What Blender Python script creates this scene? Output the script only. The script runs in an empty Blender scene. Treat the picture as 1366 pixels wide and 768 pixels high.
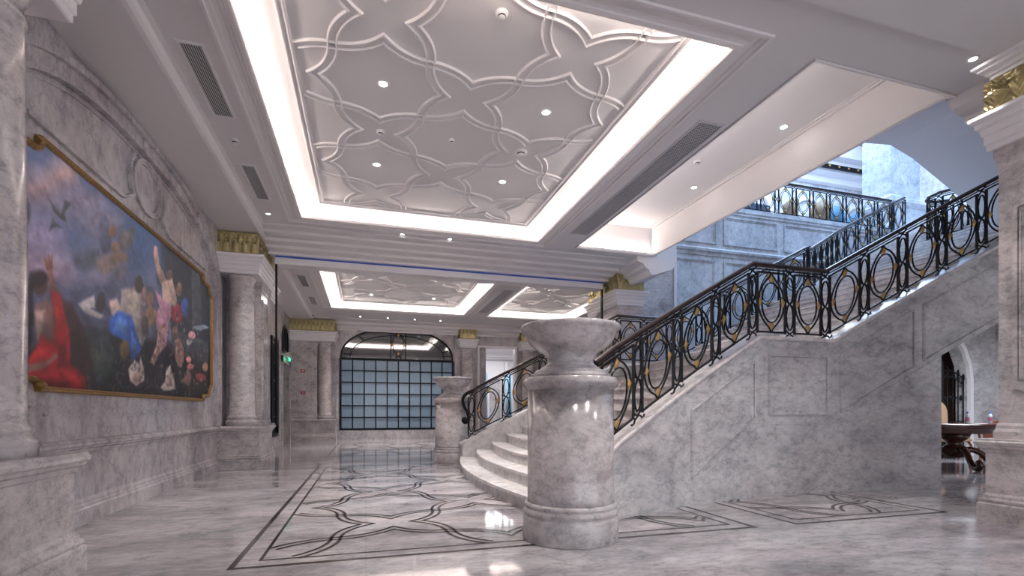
import bpy, bmesh, math, random
import numpy as np
from mathutils import Vector
random.seed(7)
PI = math.pi
SC = bpy.context.scene
COL = SC.collection

# ------------------------------------------------------------------ materials
MATS = {}
def newmat(name):
    m = bpy.data.materials.new(name); m.use_nodes = True
    nt = m.node_tree; b = nt.nodes['Principled BSDF']
    MATS[name] = m
    return m, nt, b
def flat(name, col, rough=.5, metal=0., emit=None, estr=0., bump=0, bscale=40):
    m, nt, b = newmat(name)
    b.inputs['Base Color'].default_value = (*col, 1)
    b.inputs['Roughness'].default_value = rough
    b.inputs['Metallic'].default_value = metal
    if emit:
        b.inputs['Emission Color'].default_value = (*emit, 1); b.inputs['Emission Strength'].default_value = estr
    if bump:
        g = nt.nodes.new('ShaderNodeNewGeometry'); n = nt.nodes.new('ShaderNodeTexNoise')
        n.inputs['Scale'].default_value = bscale; n.inputs['Detail'].default_value = 4
        nt.links.new(g.outputs['Position'], n.inputs['Vector'])
        bp = nt.nodes.new('ShaderNodeBump'); bp.inputs['Strength'].default_value = bump; bp.inputs['Distance'].default_value = .015
        nt.links.new(n.outputs['Fac'], bp.inputs['Height']); nt.links.new(bp.outputs['Normal'], b.inputs['Normal'])
    return m
def ramp(nt, stops, interp='LINEAR'):
    r = nt.nodes.new('ShaderNodeValToRGB'); e = r.color_ramp.elements
    r.color_ramp.interpolation = interp
    while len(e) < len(stops): e.new(.5)
    for k, (p, c) in enumerate(stops):
        e[k].position = p; e[k].color = (*c, 1) if len(c) == 3 else c
    return r
def marble(name, light, mid, dark, rough=.22, scale=1., vein=.55, stretch=(1, 1, 1), rot=(0, 0, 0), slab=None):
    m, nt, b = newmat(name); L = nt.links.new
    g = nt.nodes.new('ShaderNodeNewGeometry')
    mp = nt.nodes.new('ShaderNodeMapping'); mp.inputs['Scale'].default_value = stretch; mp.inputs['Rotation'].default_value = rot
    L(g.outputs['Position'], mp.inputs['Vector'])
    # broad clouds
    n1 = nt.nodes.new('ShaderNodeTexNoise'); n1.inputs['Scale'].default_value = 1.1*scale; n1.inputs['Detail'].default_value = 9
    n1.inputs['Roughness'].default_value = .62; n1.inputs['Distortion'].default_value = .5
    L(mp.outputs['Vector'], n1.inputs['Vector'])
    r1 = ramp(nt, [(.28, dark), (.46, mid), (.62, light)])
    L(n1.outputs['Fac'], r1.inputs['Fac'])
    # fine mottling
    n2 = nt.nodes.new('ShaderNodeTexNoise'); n2.inputs['Scale'].default_value = 7*scale; n2.inputs['Detail'].default_value = 8
    n2.inputs['Roughness'].default_value = .72; n2.inputs['Distortion'].default_value = .35
    L(mp.outputs['Vector'], n2.inputs['Vector'])
    r2 = ramp(nt, [(.36, (.70, .70, .715)), (.47, (.93, .93, .93)), (.62, (1.09, 1.08, 1.08))])
    L(n2.outputs['Fac'], r2.inputs['Fac'])
    mx = nt.nodes.new('ShaderNodeMix'); mx.data_type = 'RGBA'; mx.blend_type = 'MULTIPLY'; mx.inputs['Factor'].default_value = 1
    L(r1.outputs['Color'], mx.inputs['A']); L(r2.outputs['Color'], mx.inputs['B'])
    # veins: thin bands where a warped noise crosses its middle
    n3 = nt.nodes.new('ShaderNodeTexNoise'); n3.inputs['Scale'].default_value = 1.7*scale; n3.inputs['Detail'].default_value = 7
    n3.inputs['Roughness'].default_value = .68; n3.inputs['Distortion'].default_value = .3
    L(mp.outputs['Vector'], n3.inputs['Vector'])
    r3 = ramp(nt, [(.478, (1, 1, 1)), (.497, (vein,)*3), (.501, (vein,)*3), (.52, (1, 1, 1))])
    L(n3.outputs['Fac'], r3.inputs['Fac'])
    m2 = nt.nodes.new('ShaderNodeMix'); m2.data_type = 'RGBA'; m2.blend_type = 'MULTIPLY'; m2.inputs['Factor'].default_value = .48
    L(mx.outputs['Result'], m2.inputs['A']); L(r3.outputs['Color'], m2.inputs['B'])
    # pink cast patches
    n4 = nt.nodes.new('ShaderNodeTexNoise'); n4.inputs['Scale'].default_value = .8*scale; n4.inputs['Detail'].default_value = 3
    L(mp.outputs['Vector'], n4.inputs['Vector'])
    r4 = ramp(nt, [(.4, (1, 1, 1)), (.65, (1.03, .975, .97))])
    L(n4.outputs['Fac'], r4.inputs['Fac'])
    m3 = nt.nodes.new('ShaderNodeMix'); m3.data_type = 'RGBA'; m3.blend_type = 'MULTIPLY'; m3.inputs['Factor'].default_value = 1
    L(m2.outputs['Result'], m3.inputs['A']); L(r4.outputs['Color'], m3.inputs['B'])
    out = m3.outputs['Result']
    if slab:      # slab joints; slab = (axes, width, height)
        ax, w, h = slab
        sp = nt.nodes.new('ShaderNodeSeparateXYZ'); L(g.outputs['Position'], sp.inputs[0])
        cb = nt.nodes.new('ShaderNodeCombineXYZ'); L(sp.outputs[ax[0]], cb.inputs[0]); L(sp.outputs[ax[1]], cb.inputs[1])
        br = nt.nodes.new('ShaderNodeTexBrick'); br.offset = 0
        br.inputs['Scale'].default_value = 1; br.inputs['Brick Width'].default_value = w; br.inputs['Row Height'].default_value = h
        br.inputs['Mortar Size'].default_value = .0022; br.inputs['Mortar Smooth'].default_value = .2
        br.inputs['Color1'].default_value = (1, 1, 1, 1); br.inputs['Color2'].default_value = (.9, .9, .905, 1); br.inputs['Mortar'].default_value = (.72, .7, .7, 1)
        L(cb.outputs[0], br.inputs['Vector'])
        m4 = nt.nodes.new('ShaderNodeMix'); m4.data_type = 'RGBA'; m4.blend_type = 'MULTIPLY'; m4.inputs['Factor'].default_value = 1
        L(out, m4.inputs['A']); L(br.outputs['Color'], m4.inputs['B']); out = m4.outputs['Result']
    L(out, b.inputs['Base Color'])
    b.inputs['Roughness'].default_value = rough
    return m
WALLM = marble('pale_marble', (.56, .54, .56), (.45, .43, .45), (.28, .265, .285), rough=.2, scale=.9, stretch=(1, 1, .7), rot=(.5, 0, 0), slab=((1, 2), 1.25, 5.2))
COLM = marble('column_marble', (.59, .56, .56), (.485, .455, .455), (.28, .265, .27), rough=.14, scale=1.6, vein=.55, stretch=(1, 1, 1.5), rot=(0, .5, 0))
STRM = marble('stair_side_marble', (.60, .595, .60), (.48, .475, .485), (.30, .30, .315), rough=.24, scale=1.2, vein=.5, stretch=(.8, 1, 1.5), rot=(0, -.6, 0))
STEPM = marble('step_marble', (.72, .695, .685), (.63, .605, .60), (.47, .45, .45), rough=.22, scale=1.0, vein=.7)
FLOORM = marble('floor_marble', (.53, .505, .515), (.38, .36, .375), (.19, .18, .195), rough=.07, scale=1.35, vein=.5, stretch=(.6, 1.25, 1), rot=(0, 0, .5), slab=((0, 1), 1.6, 1.6))
UPM = marble('upper_marble', (.66, .68, .70), (.54, .56, .59), (.34, .36, .40), rough=.3, scale=.9)
PLAS = flat('white_plaster', (.74, .71, .71), .55)
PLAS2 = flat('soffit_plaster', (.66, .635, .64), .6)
WHITE = flat('white_stone_trim', (.76, .73, .74), .4)
GOLD = flat('gilded_relief', (.46, .385, .20), .33, .85, bump=.35, bscale=70)
FRAMEG = flat('gilt_frame', (.27, .155, .05), .42, .6, bump=1., bscale=34)
BRASS = flat('antique_brass', (.40, .25, .09), .5, .35)
IRON = flat('black_iron', (.008, .008, .010), .45, .2)
RAILM = flat('dark_bronze_handrail', (.045, .03, .03), .25, .5)
IRON.node_tree.nodes['Principled BSDF'].inputs['Specular IOR Level'].default_value = .22
INLAY = flat('dark_inlay', (.035, .028, .025), .12)
BLUE = flat('blue_led_slot', (.02, .05, .25), .4, emit=(.02, .10, .55), estr=.10)
GRILL = flat('grille_metal', (.52, .50, .52), .5, .1)
DARK = flat('dark_void', (.015, .015, .017), .6)
COVE = flat('cove_led', (.9, .85, .8), .5, emit=(1., .91, .84), estr=19.)
COVE2 = flat('far_cove_led', (.9, .85, .8), .5, emit=(1., .92, .86), estr=34.)
LENS = flat('lamp_lens', (.9, .9, .9), .3, emit=(1, .97, .95), estr=30.)
PLASTIC = flat('white_plastic', (.7, .68, .68), .35)
PANE = flat('frosted_blue_glass', (.15, .205, .265), .16, emit=(.22, .33, .46), estr=.08)
MIRR = flat('smoked_glass', (.20, .20, .205), .05, .85)
REDM = flat('red_alarm', (.45, .02, .03), .4)
GREEN = flat('exit_sign_green', (.02, .4, .22), .4, emit=(.05, .9, .45), estr=1.2)
WOOD = flat('dark_mahogany', (.055, .018, .012), .15)
WOOD2 = flat('carved_walnut', (.13, .045, .022), .3)
TAN = flat('tan_leather', (.42, .28, .17), .5, bump=.2)
SOFA = flat('slate_fabric', (.05, .07, .11), .8)
BLUEF = flat('blue_fabric', (.10, .22, .32), .7)
WATER = flat('clear_bottle', (.65, .70, .75), .1)
CAPB = flat('blue_cap', (.03, .12, .55), .35)
LABEL = flat('bottle_label', (.62, .20, .35), .5)
PAPER = flat('paper', (.8, .8, .8), .6)
BROWN = flat('brown_plaster', (.11, .07, .05), .7)
CURT = flat('light_blue_curtain', (.33, .52, .64), .8)
UPGL = flat('daylit_glass', (.8, .85, .9), .2, emit=(.80, .90, 1.), estr=3.5)

# ------------------------------------------------------------------ objects
def link(name, me, parent=None, loc=(0, 0, 0)):
    o = bpy.data.objects.new(name, me); COL.objects.link(o)
    if parent: o.parent = parent
    else: o.location = loc
    return o
def wloc(o):
    v = Vector((0, 0, 0))
    while o: v += o.location; o = o.parent
    return v
def tag(o, label=None, cat=None, group=None, kind=None):
    if label: o['label'] = label
    if cat: o['category'] = cat
    if group: o['group'] = group
    if kind: o['kind'] = kind
    return o
def thing(name, label, cat, loc=(0, 0, 0), group=None):
    o = link(name, None, None, loc); return tag(o, label, cat, group)
def copy_tree(o, parent=None):
    c = o.copy(); COL.objects.link(c)
    if parent: c.parent = parent
    for ch in [x for x in COL.objects if x.parent == o]: copy_tree(ch, c)
    return c

class MB:
    """collects shapes in world coordinates"""
    def __init__(s): s.v = []; s.f = []; s.sm = []
    def add(s, vs, fs, smooth=False):
        b = len(s.v); s.v += [tuple(v) for v in vs]
        for f in fs: s.f.append([i+b for i in f]); s.sm.append(smooth)
        return s
    def box(s, x0, x1, y0, y1, z0, z1):
        v = [(x, y, z) for x in (x0, x1) for y in (y0, y1) for z in (z0, z1)]
        return s.add(v, [(0, 1, 3, 2), (4, 6, 7, 5), (0, 4, 5, 1), (2, 3, 7, 6), (0, 2, 6, 4), (1, 5, 7, 3)])
    def bbox(s, x0, x1, y0, y1, z0, z1, c=.01):
        """box with chamfered top and bottom edges"""
        c = min(c, (x1-x0)/3, (y1-y0)/3, (z1-z0)/3)
        rs = [(c, z0), (0, z0+c), (0, z1-c), (c, z1)]
        vs = []
        for o, z in rs: vs += [(x0+o, y0+o, z), (x1-o, y0+o, z), (x1-o, y1-o, z), (x0+o, y1-o, z)]
        fs = [(3, 2, 1, 0), (12, 13, 14, 15)]
        for k in range(3):
            for i in range(4): a = k*4+i; bb = k*4+(i+1) % 4; fs.append((a, bb, bb+4, a+4))
        return s.add(vs, fs)
    def rings(s, rect, prof, close=True, smooth=False):
        """rect (x0,x1,y0,y1) grown by o at height z for (o,z) in prof"""
        x0, x1, y0, y1 = rect; vs = []; fs = []
        for o, z in prof: vs += [(x0-o, y0-o, z), (x1+o, y0-o, z), (x1+o, y1+o, z), (x0-o, y1+o, z)]
        for k in range(len(prof)-1):
            for i in range(4): a = k*4+i; bb = k*4+(i+1) % 4; fs.append((a, bb, bb+4, a+4))
        if close:
            n = (len(prof)-1)*4; fs += [(3, 2, 1, 0), (n, n+1, n+2, n+3)]
        return s.add(vs, fs, smooth)
    def lathe(s, cx, cy, prof, seg=48, a0=0, a1=2*PI, smooth=True):
        full = abs(a1-a0-2*PI) < 1e-6; n = seg if full else seg+1
        vs = []; fs = []
        for r, z in prof:
            for i in range(n):
                a = a0+(a1-a0)*i/seg; vs.append((cx+r*math.cos(a), cy+r*math.sin(a), z))
        for k in range(len(prof)-1):
            for i in range(seg):
                j = (i+1) % n; fs.append((k*n+i, k*n+j, (k+1)*n+j, (k+1)*n+i))
        return s.add(vs, fs, smooth)
    def tube(s, pts, r, n=5, closed=False, ry=None, up=Vector((0, 0, 1)), smooth=True, rot=0):
        pts = [Vector(p) for p in pts]; N = len(pts); vs = []; fs = []; ry = ry or r
        for i, p in enumerate(pts):
            if closed: t = pts[(i+1) % N]-pts[i-1]
            else: t = pts[min(i+1, N-1)]-pts[max(i-1, 0)]
            t.normalize()
            a = t.cross(up)
            if a.length < .05: a = t.cross(Vector((.3, 1, 0)))
            a.normalize(); b = a.cross(t).normalized()
            if i and a.dot(pa) < 0: a = -a; b = -b
            pa = a
            for k in range(n):
                w = rot+2*PI*k/n; vs.append(p+a*(r*math.cos(w))+b*(ry*math.sin(w)))
        for i in range(N if closed else N-1):
            for k in range(n):
                j = (i+1) % N; k2 = (k+1) % n
                fs.append((i*n+k, i*n+k2, j*n+k2, j*n+k))
        if not closed: fs += [tuple(range(n-1, -1, -1)), tuple(range((N-1)*n, N*n))]
        return s.add(vs, fs, smooth)
    def prism(s, poly, axis, a, b):
        """poly 2D extruded along axis: 'x' poly=(y,z), 'y' poly=(x,z), 'z' poly=(x,y)"""
        def P(p, w): return {'x': (w, p[0], p[1]), 'y': (p[0], w, p[1]), 'z': (p[0], p[1], w)}[axis]
        n = len(poly); vs = [P(p, a) for p in poly]+[P(p, b) for p in poly]
        fs = [tuple(range(n-1, -1, -1)), tuple(range(n, 2*n))]+[(i, (i+1) % n, n+(i+1) % n, n+i) for i in range(n)]
        return s.add(vs, fs)
    def ring_prism(s, outer, inner, axis, a, b):
        """two closed polylines of the same count -> a flat ring with thickness"""
        def P(p, w): return {'x': (w, p[0], p[1]), 'y': (p[0], w, p[1]), 'z': (p[0], p[1], w)}[axis]
        n = len(outer); vs = [P(p, w) for w in (a, b) for q in (outer, inner) for p in q]; fs = []
        for i in range(n):
            j = (i+1) % n
            fs += [(i, j, n+j, n+i), (2*n+i, 3*n+i, 3*n+j, 2*n+j), (i, 2*n+i, 2*n+j, j), (n+i, n+j, 3*n+j, 3*n+i)]
        return s.add(vs, fs)
    def strip(s, outer, inner, axis, a, b):
        """open band between two polylines, with thickness"""
        def P(p, w): return {'x': (w, p[0], p[1]), 'y': (p[0], w, p[1]), 'z': (p[0], p[1], w)}[axis]
        n = len(outer); vs = [P(p, w) for w in (a, b) for q in (outer, inner) for p in q]; fs = []
        for i in range(n-1):
            j = i+1
            fs += [(i, j, n+j, n+i), (2*n+i, 3*n+i, 3*n+j, 2*n+j), (i, 2*n+i, 2*n+j, j), (n+i, n+j, 3*n+j, 3*n+i)]
        e = n-1; fs += [(0, n, 3*n, 2*n), (e, 2*n+e, 3*n+e, n+e)]
        return s.add(vs, fs)
    def ball(s, c, rx, ry=None, rz=None, u=16, w=10):
        ry = ry or rx; rz = rz or rx; vs = [(c[0], c[1], c[2]-rz)]; fs = []
        for j in range(1, w):
            a = -PI/2+PI*j/w
            for i in range(u): t = 2*PI*i/u; vs.append((c[0]+rx*math.cos(a)*math.cos(t), c[1]+ry*math.cos(a)*math.sin(t), c[2]+rz*math.sin(a)))
        vs.append((c[0], c[1], c[2]+rz)); top = len(vs)-1
        for i in range(u):
            fs.append((0, 1+(i+1) % u, 1+i)); fs.append((top, top-u+i, top-u+(i+1) % u))
        for j in range(w-2):
            for i in range(u): a = 1+j*u+i; b = 1+j*u+(i+1) % u; fs.append((a, b, b+u, a+u))
        return s.add(vs, fs, True)
    def clamp(s, xmin=-99, ymax=99):
        s.v = [(max(v[0], xmin), min(v[1], ymax), v[2]) for v in s.v]; return s
    def build(s, name, mat, parent=None, loc=None, fix=True):
        me = bpy.data.meshes.new(name)
        o = wloc(parent) if parent else Vector(loc or (0, 0, 0))
        me.from_pydata([(v[0]-o.x, v[1]-o.y, v[2]-o.z) for v in s.v], [], s.f)
        me.polygons.foreach_set('use_smooth', s.sm)
        if fix:
            bm = bmesh.new(); bm.from_mesh(me); bmesh.ops.recalc_face_normals(bm, faces=bm.faces); bm.to_mesh(me); bm.free()
        me.materials.append(mat); me.update()
        ob = link(name, me, parent, o if not parent else (0, 0, 0))
        return ob
def struct(name, mb, mat, parent=None):
    o = mb.build(name, mat, parent)
    if not parent: o['kind'] = 'structure'
    return o
def lerp(a, b, t): return a+(b-a)*t
def interp(tab, x):
    if x <= tab[0][0]: a, b = tab[0], tab[1]
    elif x >= tab[-1][0]: a, b = tab[-2], tab[-1]
    else:
        for a, b in zip(tab, tab[1:]):
            if a[0] <= x <= b[0]: break
    return a[1]+(b[1]-a[1])*(x-a[0])/(b[0]-a[0])

# ------------------------------------------------------------------ measures (metres)
XW = -2.68; ZC = 4.65; ZT = 4.86
# ------------------------------------------------------------------ floor
b = MB(); b.add([(-6, -6, 0), (24, -6, 0), (24, 30, 0), (-6, 30, 0)], [(0, 1, 2, 3)]); struct('floor', b, FLOORM)

def offset_poly(pts, d, closed=False):
    """offset a polyline sideways by d with mitred corners"""
    n = len(pts); out = []
    for i in range(n):
        p = Vector(pts[i])
        a = Vector(pts[i-1]) if (i or closed) else None
        c = Vector(pts[(i+1) % n]) if (i < n-1 or closed) else None
        ns = []
        for q, r in ((a, p), (p, c)):
            if q is None or r is None: continue
            t = (r-q); t.normalize(); ns.append(Vector((-t.y, t.x)))
        m = ns[0] if len(ns) == 1 else (ns[0]+ns[1])
        m.normalize(); k = max(.35, m.dot(ns[0]))
        out.append(tuple(p+m*(d/k)))
    return out
def star_curves(c0, rect, cus=.26, step=1.0):
    """the interlaced ogee network: stars of four inward cusps on a chequered lattice, clipped to rect"""
    x0, x1, y0, y1 = rect; H = []
    hx = step/2; hy = (step-2*cus)/2      # cusp to crossing
    def half(n=9):
        th = 2*math.atan2(hy, hx); R = hx/math.sin(th); return [(R*(math.sin(th)-math.sin(th*(1-k/n))), R*(math.cos(th*(1-k/n))-math.cos(th))) for k in range(n+1)]
    hf = half(); hf = [(p[0]*hx/hf[-1][0], p[1]*hy/hf[-1][1]) for p in hf]
    full = hf+[(2*hx-p[0], 2*hy-p[1]) for p in hf[-2::-1]]   # from cusp (0,0) to next cusp (step, step-2cus)
    lines = []
    nx = int((x1-x0)/step)+4; ny = int((y1-y0)/step)+4
    ci = round((x0-c0[0])/step)-2; cj = round((y0-c0[1])/step)-2
    # rows: a chain runs along +x, cusps alternating: star(i,j) far cusp -> star(i+1,j+1) near cusp -> ...
    for j in range(cj, cj+ny+2):
        ch = []
        for i in range(ci, ci+nx+1):
            up = (i+j) % 2 == 0
            bx = c0[0]+i*step
            if up: by = c0[1]+j*step+cus; seg = [(bx+p[0], by+p[1]) for p in full]
            else: by = c0[1]+(j+1)*step-cus; seg = [(bx+p[0], by-p[1]) for p in full]
            ch += seg if not ch else seg[1:]
        lines.append(ch)
    for i in range(ci, ci+nx+1):
        ch = []
        for j in range(cj, cj+ny+2):
            up = (i+j) % 2 == 0
            by = c0[1]+j*step
            if up: bx = c0[0]+i*step+cus; seg = [(bx+p[1], by+p[0]) for p in full]
            else: bx = c0[0]+(i+1)*step-cus; seg = [(bx-p[1], by+p[0]) for p in full]
            ch += seg if not ch else seg[1:]
        lines.append(ch)
    res = []
    for ch in lines:
        run = []
        for p in ch:
            if x0 < p[0] < x1 and y0 < p[1] < y1: run.append(p)
            else:
                if len(run) > 1: res.append(run)
                run = []
        if len(run) > 1: res.append(run)
    return res
def inlay_band(mb, line, d0, d1, z):
    a = offset_poly(line, d0); c = offset_poly(line, d1); n = len(line)
    mb.add([(*p, z) for p in a]+[(*p, z) for p in c], [(i, i+1, n+i+1, n+i) for i in range(n-1)])
def frame_lines(mb, rect, w, z):
    x0, x1, y0, y1 = rect
    mb.add([(x0, y0, z), (x1, y0, z), (x1, y1, z), (x0, y1, z), (x0+w, y0+w, z), (x1-w, y0+w, z), (x1-w, y1-w, z), (x0+w, y1-w, z)],
           [(0, 1, 5, 4), (1, 2, 6, 5), (2, 3, 7, 6), (3, 0, 4, 7)])
ntrim = 0
def inlay(rect, c0, inset=.17):
    global ntrim
    mb = MB(); x0, x1, y0, y1 = rect
    frame_lines(mb, rect, .042, .0022)
    r2 = (x0+inset, x1-inset, y0+inset, y1-inset); frame_lines(mb, r2, .026, .0022)
    for ln in star_curves(c0, (r2[0]+.01, r2[1]-.01, r2[2]+.01, r2[3]-.01), .235):
        inlay_band(mb, ln, .022, .054, .0026); inlay_band(mb, ln, -.054, -.022, .0026)
    ntrim += 1; struct('trim_%d' % ntrim, mb, INLAY)
inlay((-.93, 3.58, 3.85, 10.6), (.25, 5.05))
inlay((4.03, 6.12, 3.84, 8.2), (5.08, 4.04))
inlay((-.93, 3.5, 12.9, 18.4), (.25, 14.3))

# ------------------------------------------------------------------ walls and ceiling
def wall_x(x, y0, y1, z0, z1, t, mat, name, holes=()):
    """wall facing +x or -x with rectangular holes (ya,yb,za,zb)"""
    ys = sorted({y0, y1, *[h[0] for h in holes], *[h[1] for h in holes]}); zs = sorted({z0, z1, *[h[2] for h in holes], *[h[3] for h in holes]})
    mb = MB()
    for a, c in zip(ys, ys[1:]):
        for d, e in zip(zs, zs[1:]):
            if any(h[0] <= a and c <= h[1] and h[2] <= d and e <= h[3] for h in holes): continue
            mb.box(min(x, x+t), max(x, x+t), a, c, d, e)
    return struct(name, mb, mat)
def wall_y(y, x0, x1, z0, z1, t, mat, name, holes=()):
    xs = sorted({x0, x1, *[h[0] for h in holes], *[h[1] for h in holes]}); zs = sorted({z0, z1, *[h[2] for h in holes], *[h[3] for h in holes]})
    mb = MB()
    for a, c in zip(xs, xs[1:]):
        for d, e in zip(zs, zs[1:]):
            if any(h[0] <= a and c <= h[1] and h[2] <= d and e <= h[3] for h in holes): continue
            mb.box(a, c, min(y, y+t), max(y, y+t), d, e)
    return struct(name, mb, mat)
YB = 20.6
wall_x(XW, -6, YB, 0, 5.6, -.3, WALLM, 'wall_left', [(17.95, 19.45, 0, 2.75), (15.9, 17.0, .35, 3.35), (17.95, 19.35, 3.12, 4.1)])
wall_y(YB, XW, 9.0, 0, 5.6, .3, WALLM, 'wall_back', [(-1.02, 3.57, .36, 4.6), (4.62, 6.25, .3, 3.85)])
# soffit slab with openings
def slab(name, x0, x1, y0, y1, z, holes, mat, zt=None):
    xs = sorted({x0, x1, *[h[0] for h in holes], *[h[1] for h in holes]}); ys = sorted({y0, y1, *[h[2] for h in holes], *[h[3] for h in holes]})
    xs = [x for x in xs if x0 <= x <= x1]; ys = [y for y in ys if y0 <= y <= y1]
    mb = MB()
    for a, c in zip(xs, xs[1:]):
        for d, e in zip(ys, ys[1:]):
            if any(h[0] <= a+1e-6 and c <= h[1]+1e-6 and h[2] <= d+1e-6 and e <= h[3]+1e-6 for h in holes): continue
            mb.add([(a, d, z), (c, d, z), (c, e, z), (a, e, z)], [(0, 1, 2, 3)])
    return struct(name, mb, mat)
def grow(r, o): return (r[0]-o, r[1]+o, r[2]-o, r[3]+o)
T1 = (-1.125, 3.449, 4.03, 9.76); T2 = (-1.125, 3.45, 12.75, 17.95); T3 = (4.35, 7.6, 12.75, 17.95); T4 = (4.38, 6.24, 3.95, 9.85)
G = .26
WELL = (6.30, 24, 3.98, 12.15)
holes = [grow(T1, G), grow(T2, G), grow(T3, .1), (T4[0]-.05, 6.30, T4[2]-.05, T4[3]+.05), WELL]
slab('ceiling', -1.97, 24, 3.32, YB, ZC, holes, PLAS2)
mb = MB(); mb.box(-3, XW+.71, -6, YB, 4.54, 4.60)      # lower strip of ceiling along the left wall, with its small crown
mb.prism([(-1.97, 4.54), (-1.93, 4.55), (-1.90, 4.575), (-1.88, 4.62), (-1.84, 4.635), (-1.84, 4.66), (-1.97, 4.66)], 'y', -6, YB)
ntrim += 1; struct('trim_%d' % ntrim, mb, PLAS2)
mb = MB(); mb.box(-1.97, 24, -6, 3.34, 4.60, 4.95); ntrim += 1; struct('trim_%d' % ntrim, mb, PLAS2)   # near cross beam
mb = MB(); mb.box(-3, 6.9, 18.0, YB+.3, 5.4, 5.6); mb.box(-3, 6.4, 9.9, 13.2, 5.45, 5.6); mb.box(-3.2, 4.2, -6, YB, 5.5, 5.6); mb.box(6.9, 9, 12.4, YB, 5.0, 5.1)
ntrim += 1; struct('trim_%d' % ntrim, mb, PLAS2)

def tray(rect, top, trough=.20, outer=G, led=True, pattern=None, frame=None, mat=PLAS, cove=None):
    """recessed ceiling tray: stepped crown, lip, hidden light trough, upper ceiling"""
    global ntrim
    zl = ZC+.02
    k = outer/.26
    prof = [(.26*k, ZC), (.255*k, ZC-.02), (.225*k, ZC-.02), (.22*k, ZC+.006), (.175*k, ZC+.006), (.165*k, ZC+.02), (.115*k, ZC+.022), (.105*k, ZC+.008), (.07*k, ZC+.004), (.06*k, ZC-.008), (.02*k, ZC-.012), (.0, ZC-.006), (0, zl+.02), (.03, zl+.02), (trough, zl+.02), (trough, top), ]
    mb = MB(); mb.rings(rect, prof, close=False)
    x0, x1, y0, y1 = grow(rect, trough)
    mb.add([(x0, y0, top), (x1, y0, top), (x1, y1, top), (x0, y1, top)], [(0, 1, 2, 3)])
    ntrim += 1; root = struct('trim_%d' % ntrim, mb, mat)
    if led:
        m2 = MB(); o1, o2 = trough*.4, trough*.75
        m2.rings(rect, [(o1, zl+.024), (o2, zl+.024), (o2, zl+.04), (o1, zl+.04), (o1, zl+.024)], close=False)
        ntrim += 1; struct('trim_%d' % ntrim, m2, cove or COVE)
    if pattern:
        x0, x1, y0, y1 = frame
        m3 = MB()
        m3.rings((x0, x1, y0, y1), [(0, top+.001), (0, top-.03), (-.02, top-.036), (-.035, top-.02), (-.06, top-.02), (-.075, top-.03), (-.09, top-.028), (-.1, top+.001)], close=False)
        for ln in star_curves(pattern, (x0+.1, x1-.1, y0+.1, y1-.1), .27):
            n = len(ln); rows = []
            for d, z in ((-.055, 0), (-.052, -.018), (-.043, -.026), (-.034, -.022), (-.03, -.006), (-.012, -.004), (.012, -.004), (.03, -.006), (.034, -.022), (.043, -.026), (.052, -.018), (.055, 0)):
                rows.append([(*p, top+z) for p in offset_poly(ln, d)])
            m3.add([p for r in rows for p in r], [(k*n+i, k*n+i+1, (k+1)*n+i+1, (k+1)*n+i) for k in range(len(rows)-1) for i in range(n-1)])
        ntrim += 1; struct('trim_%d' % ntrim, m3, mat)
tray(T1, ZT, pattern=(.17, 4.87), frame=(-.81, 3.14, 4.08, 9.485))
tray(T2, ZT, pattern=(.17, 14.35), frame=(-.81, 3.14, 13.05, 17.65), cove=COVE2)
tray(T3, ZT, pattern=(5.2, 14.35), frame=(4.66, 7.3, 13.05, 17.65), outer=.1, cove=COVE2)
# the deep tray beside the stairwell
mb = MB(); x0, x1, y0, y1 = T4; zt = 5.29
mb.rings((x0, x1, y0, y1), [(.045, ZC), (.045, ZC-.02), (.03, ZC-.02), (0, ZC), (0, ZC+.05)], close=False)
mb.add([(x0, y1, ZC+.05), (x1+.09, y1, ZC+.05), (x1+.09, y1+.12, ZC+.05), (x0-.12, y1+.12, ZC+.05), (x1+.09, y1+.12, zt), (x0-.12, y1+.12, zt)], [(0, 1, 2, 3), (3, 2, 4, 5)])
mb.add([(x0, y0, ZC+.05), (x1+.09, y0, ZC+.05), (x1+.09, y0-.12, ZC+.05), (x0-.12, y0-.12, ZC+.05), (x1+.09, y0-.12, zt), (x0-.12, y0-.12, zt)], [(0, 1, 2, 3), (3, 2, 4, 5)])
mb.add([(x0, y0, ZC+.05), (x0, y1, ZC+.05), (x0-.12, y1+.12, ZC+.05), (x0-.12, y0-.12, ZC+.05), (x0-.12, y1+.12, zt), (x0-.12, y0-.12, zt)], [(0, 1, 2, 3), (3, 2, 4, 5)])
mb.box(x0-.12, x1+.09, y0-.12, y1+.12, zt, zt+.1)
mb.box(x1+.004, x1+.05, y0-.05, 9.9, ZC-.012, zt+.3)            # downstand round the stairwell
mb.prism([(y0-.045, ZC), (y0-.045, ZC-.02), (y0-.03, ZC-.02), (y0, ZC), (y0+.03, ZC+.05), (y0-.045, ZC+.05)], 'x', x1+.045, 7.6)
mb.box(x1-.035, x1, y0, y1, zt-.05, zt-.02); mb.box(x1-.06, x1, y0, y1, zt-.02, zt)
ntrim += 1; struct('trim_%d' % ntrim, mb, PLAS)
mb = MB(); mb.box(x0+.02, x1-.05, y1+.04, y1+.09, ZC+.055, ZC+.075); mb.box(x0-.09, x0-.05, y0+.1, y1-.1, ZC+.055, ZC+.07)
ntrim += 1; struct('trim_%d' % ntrim, mb, COVE)
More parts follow.
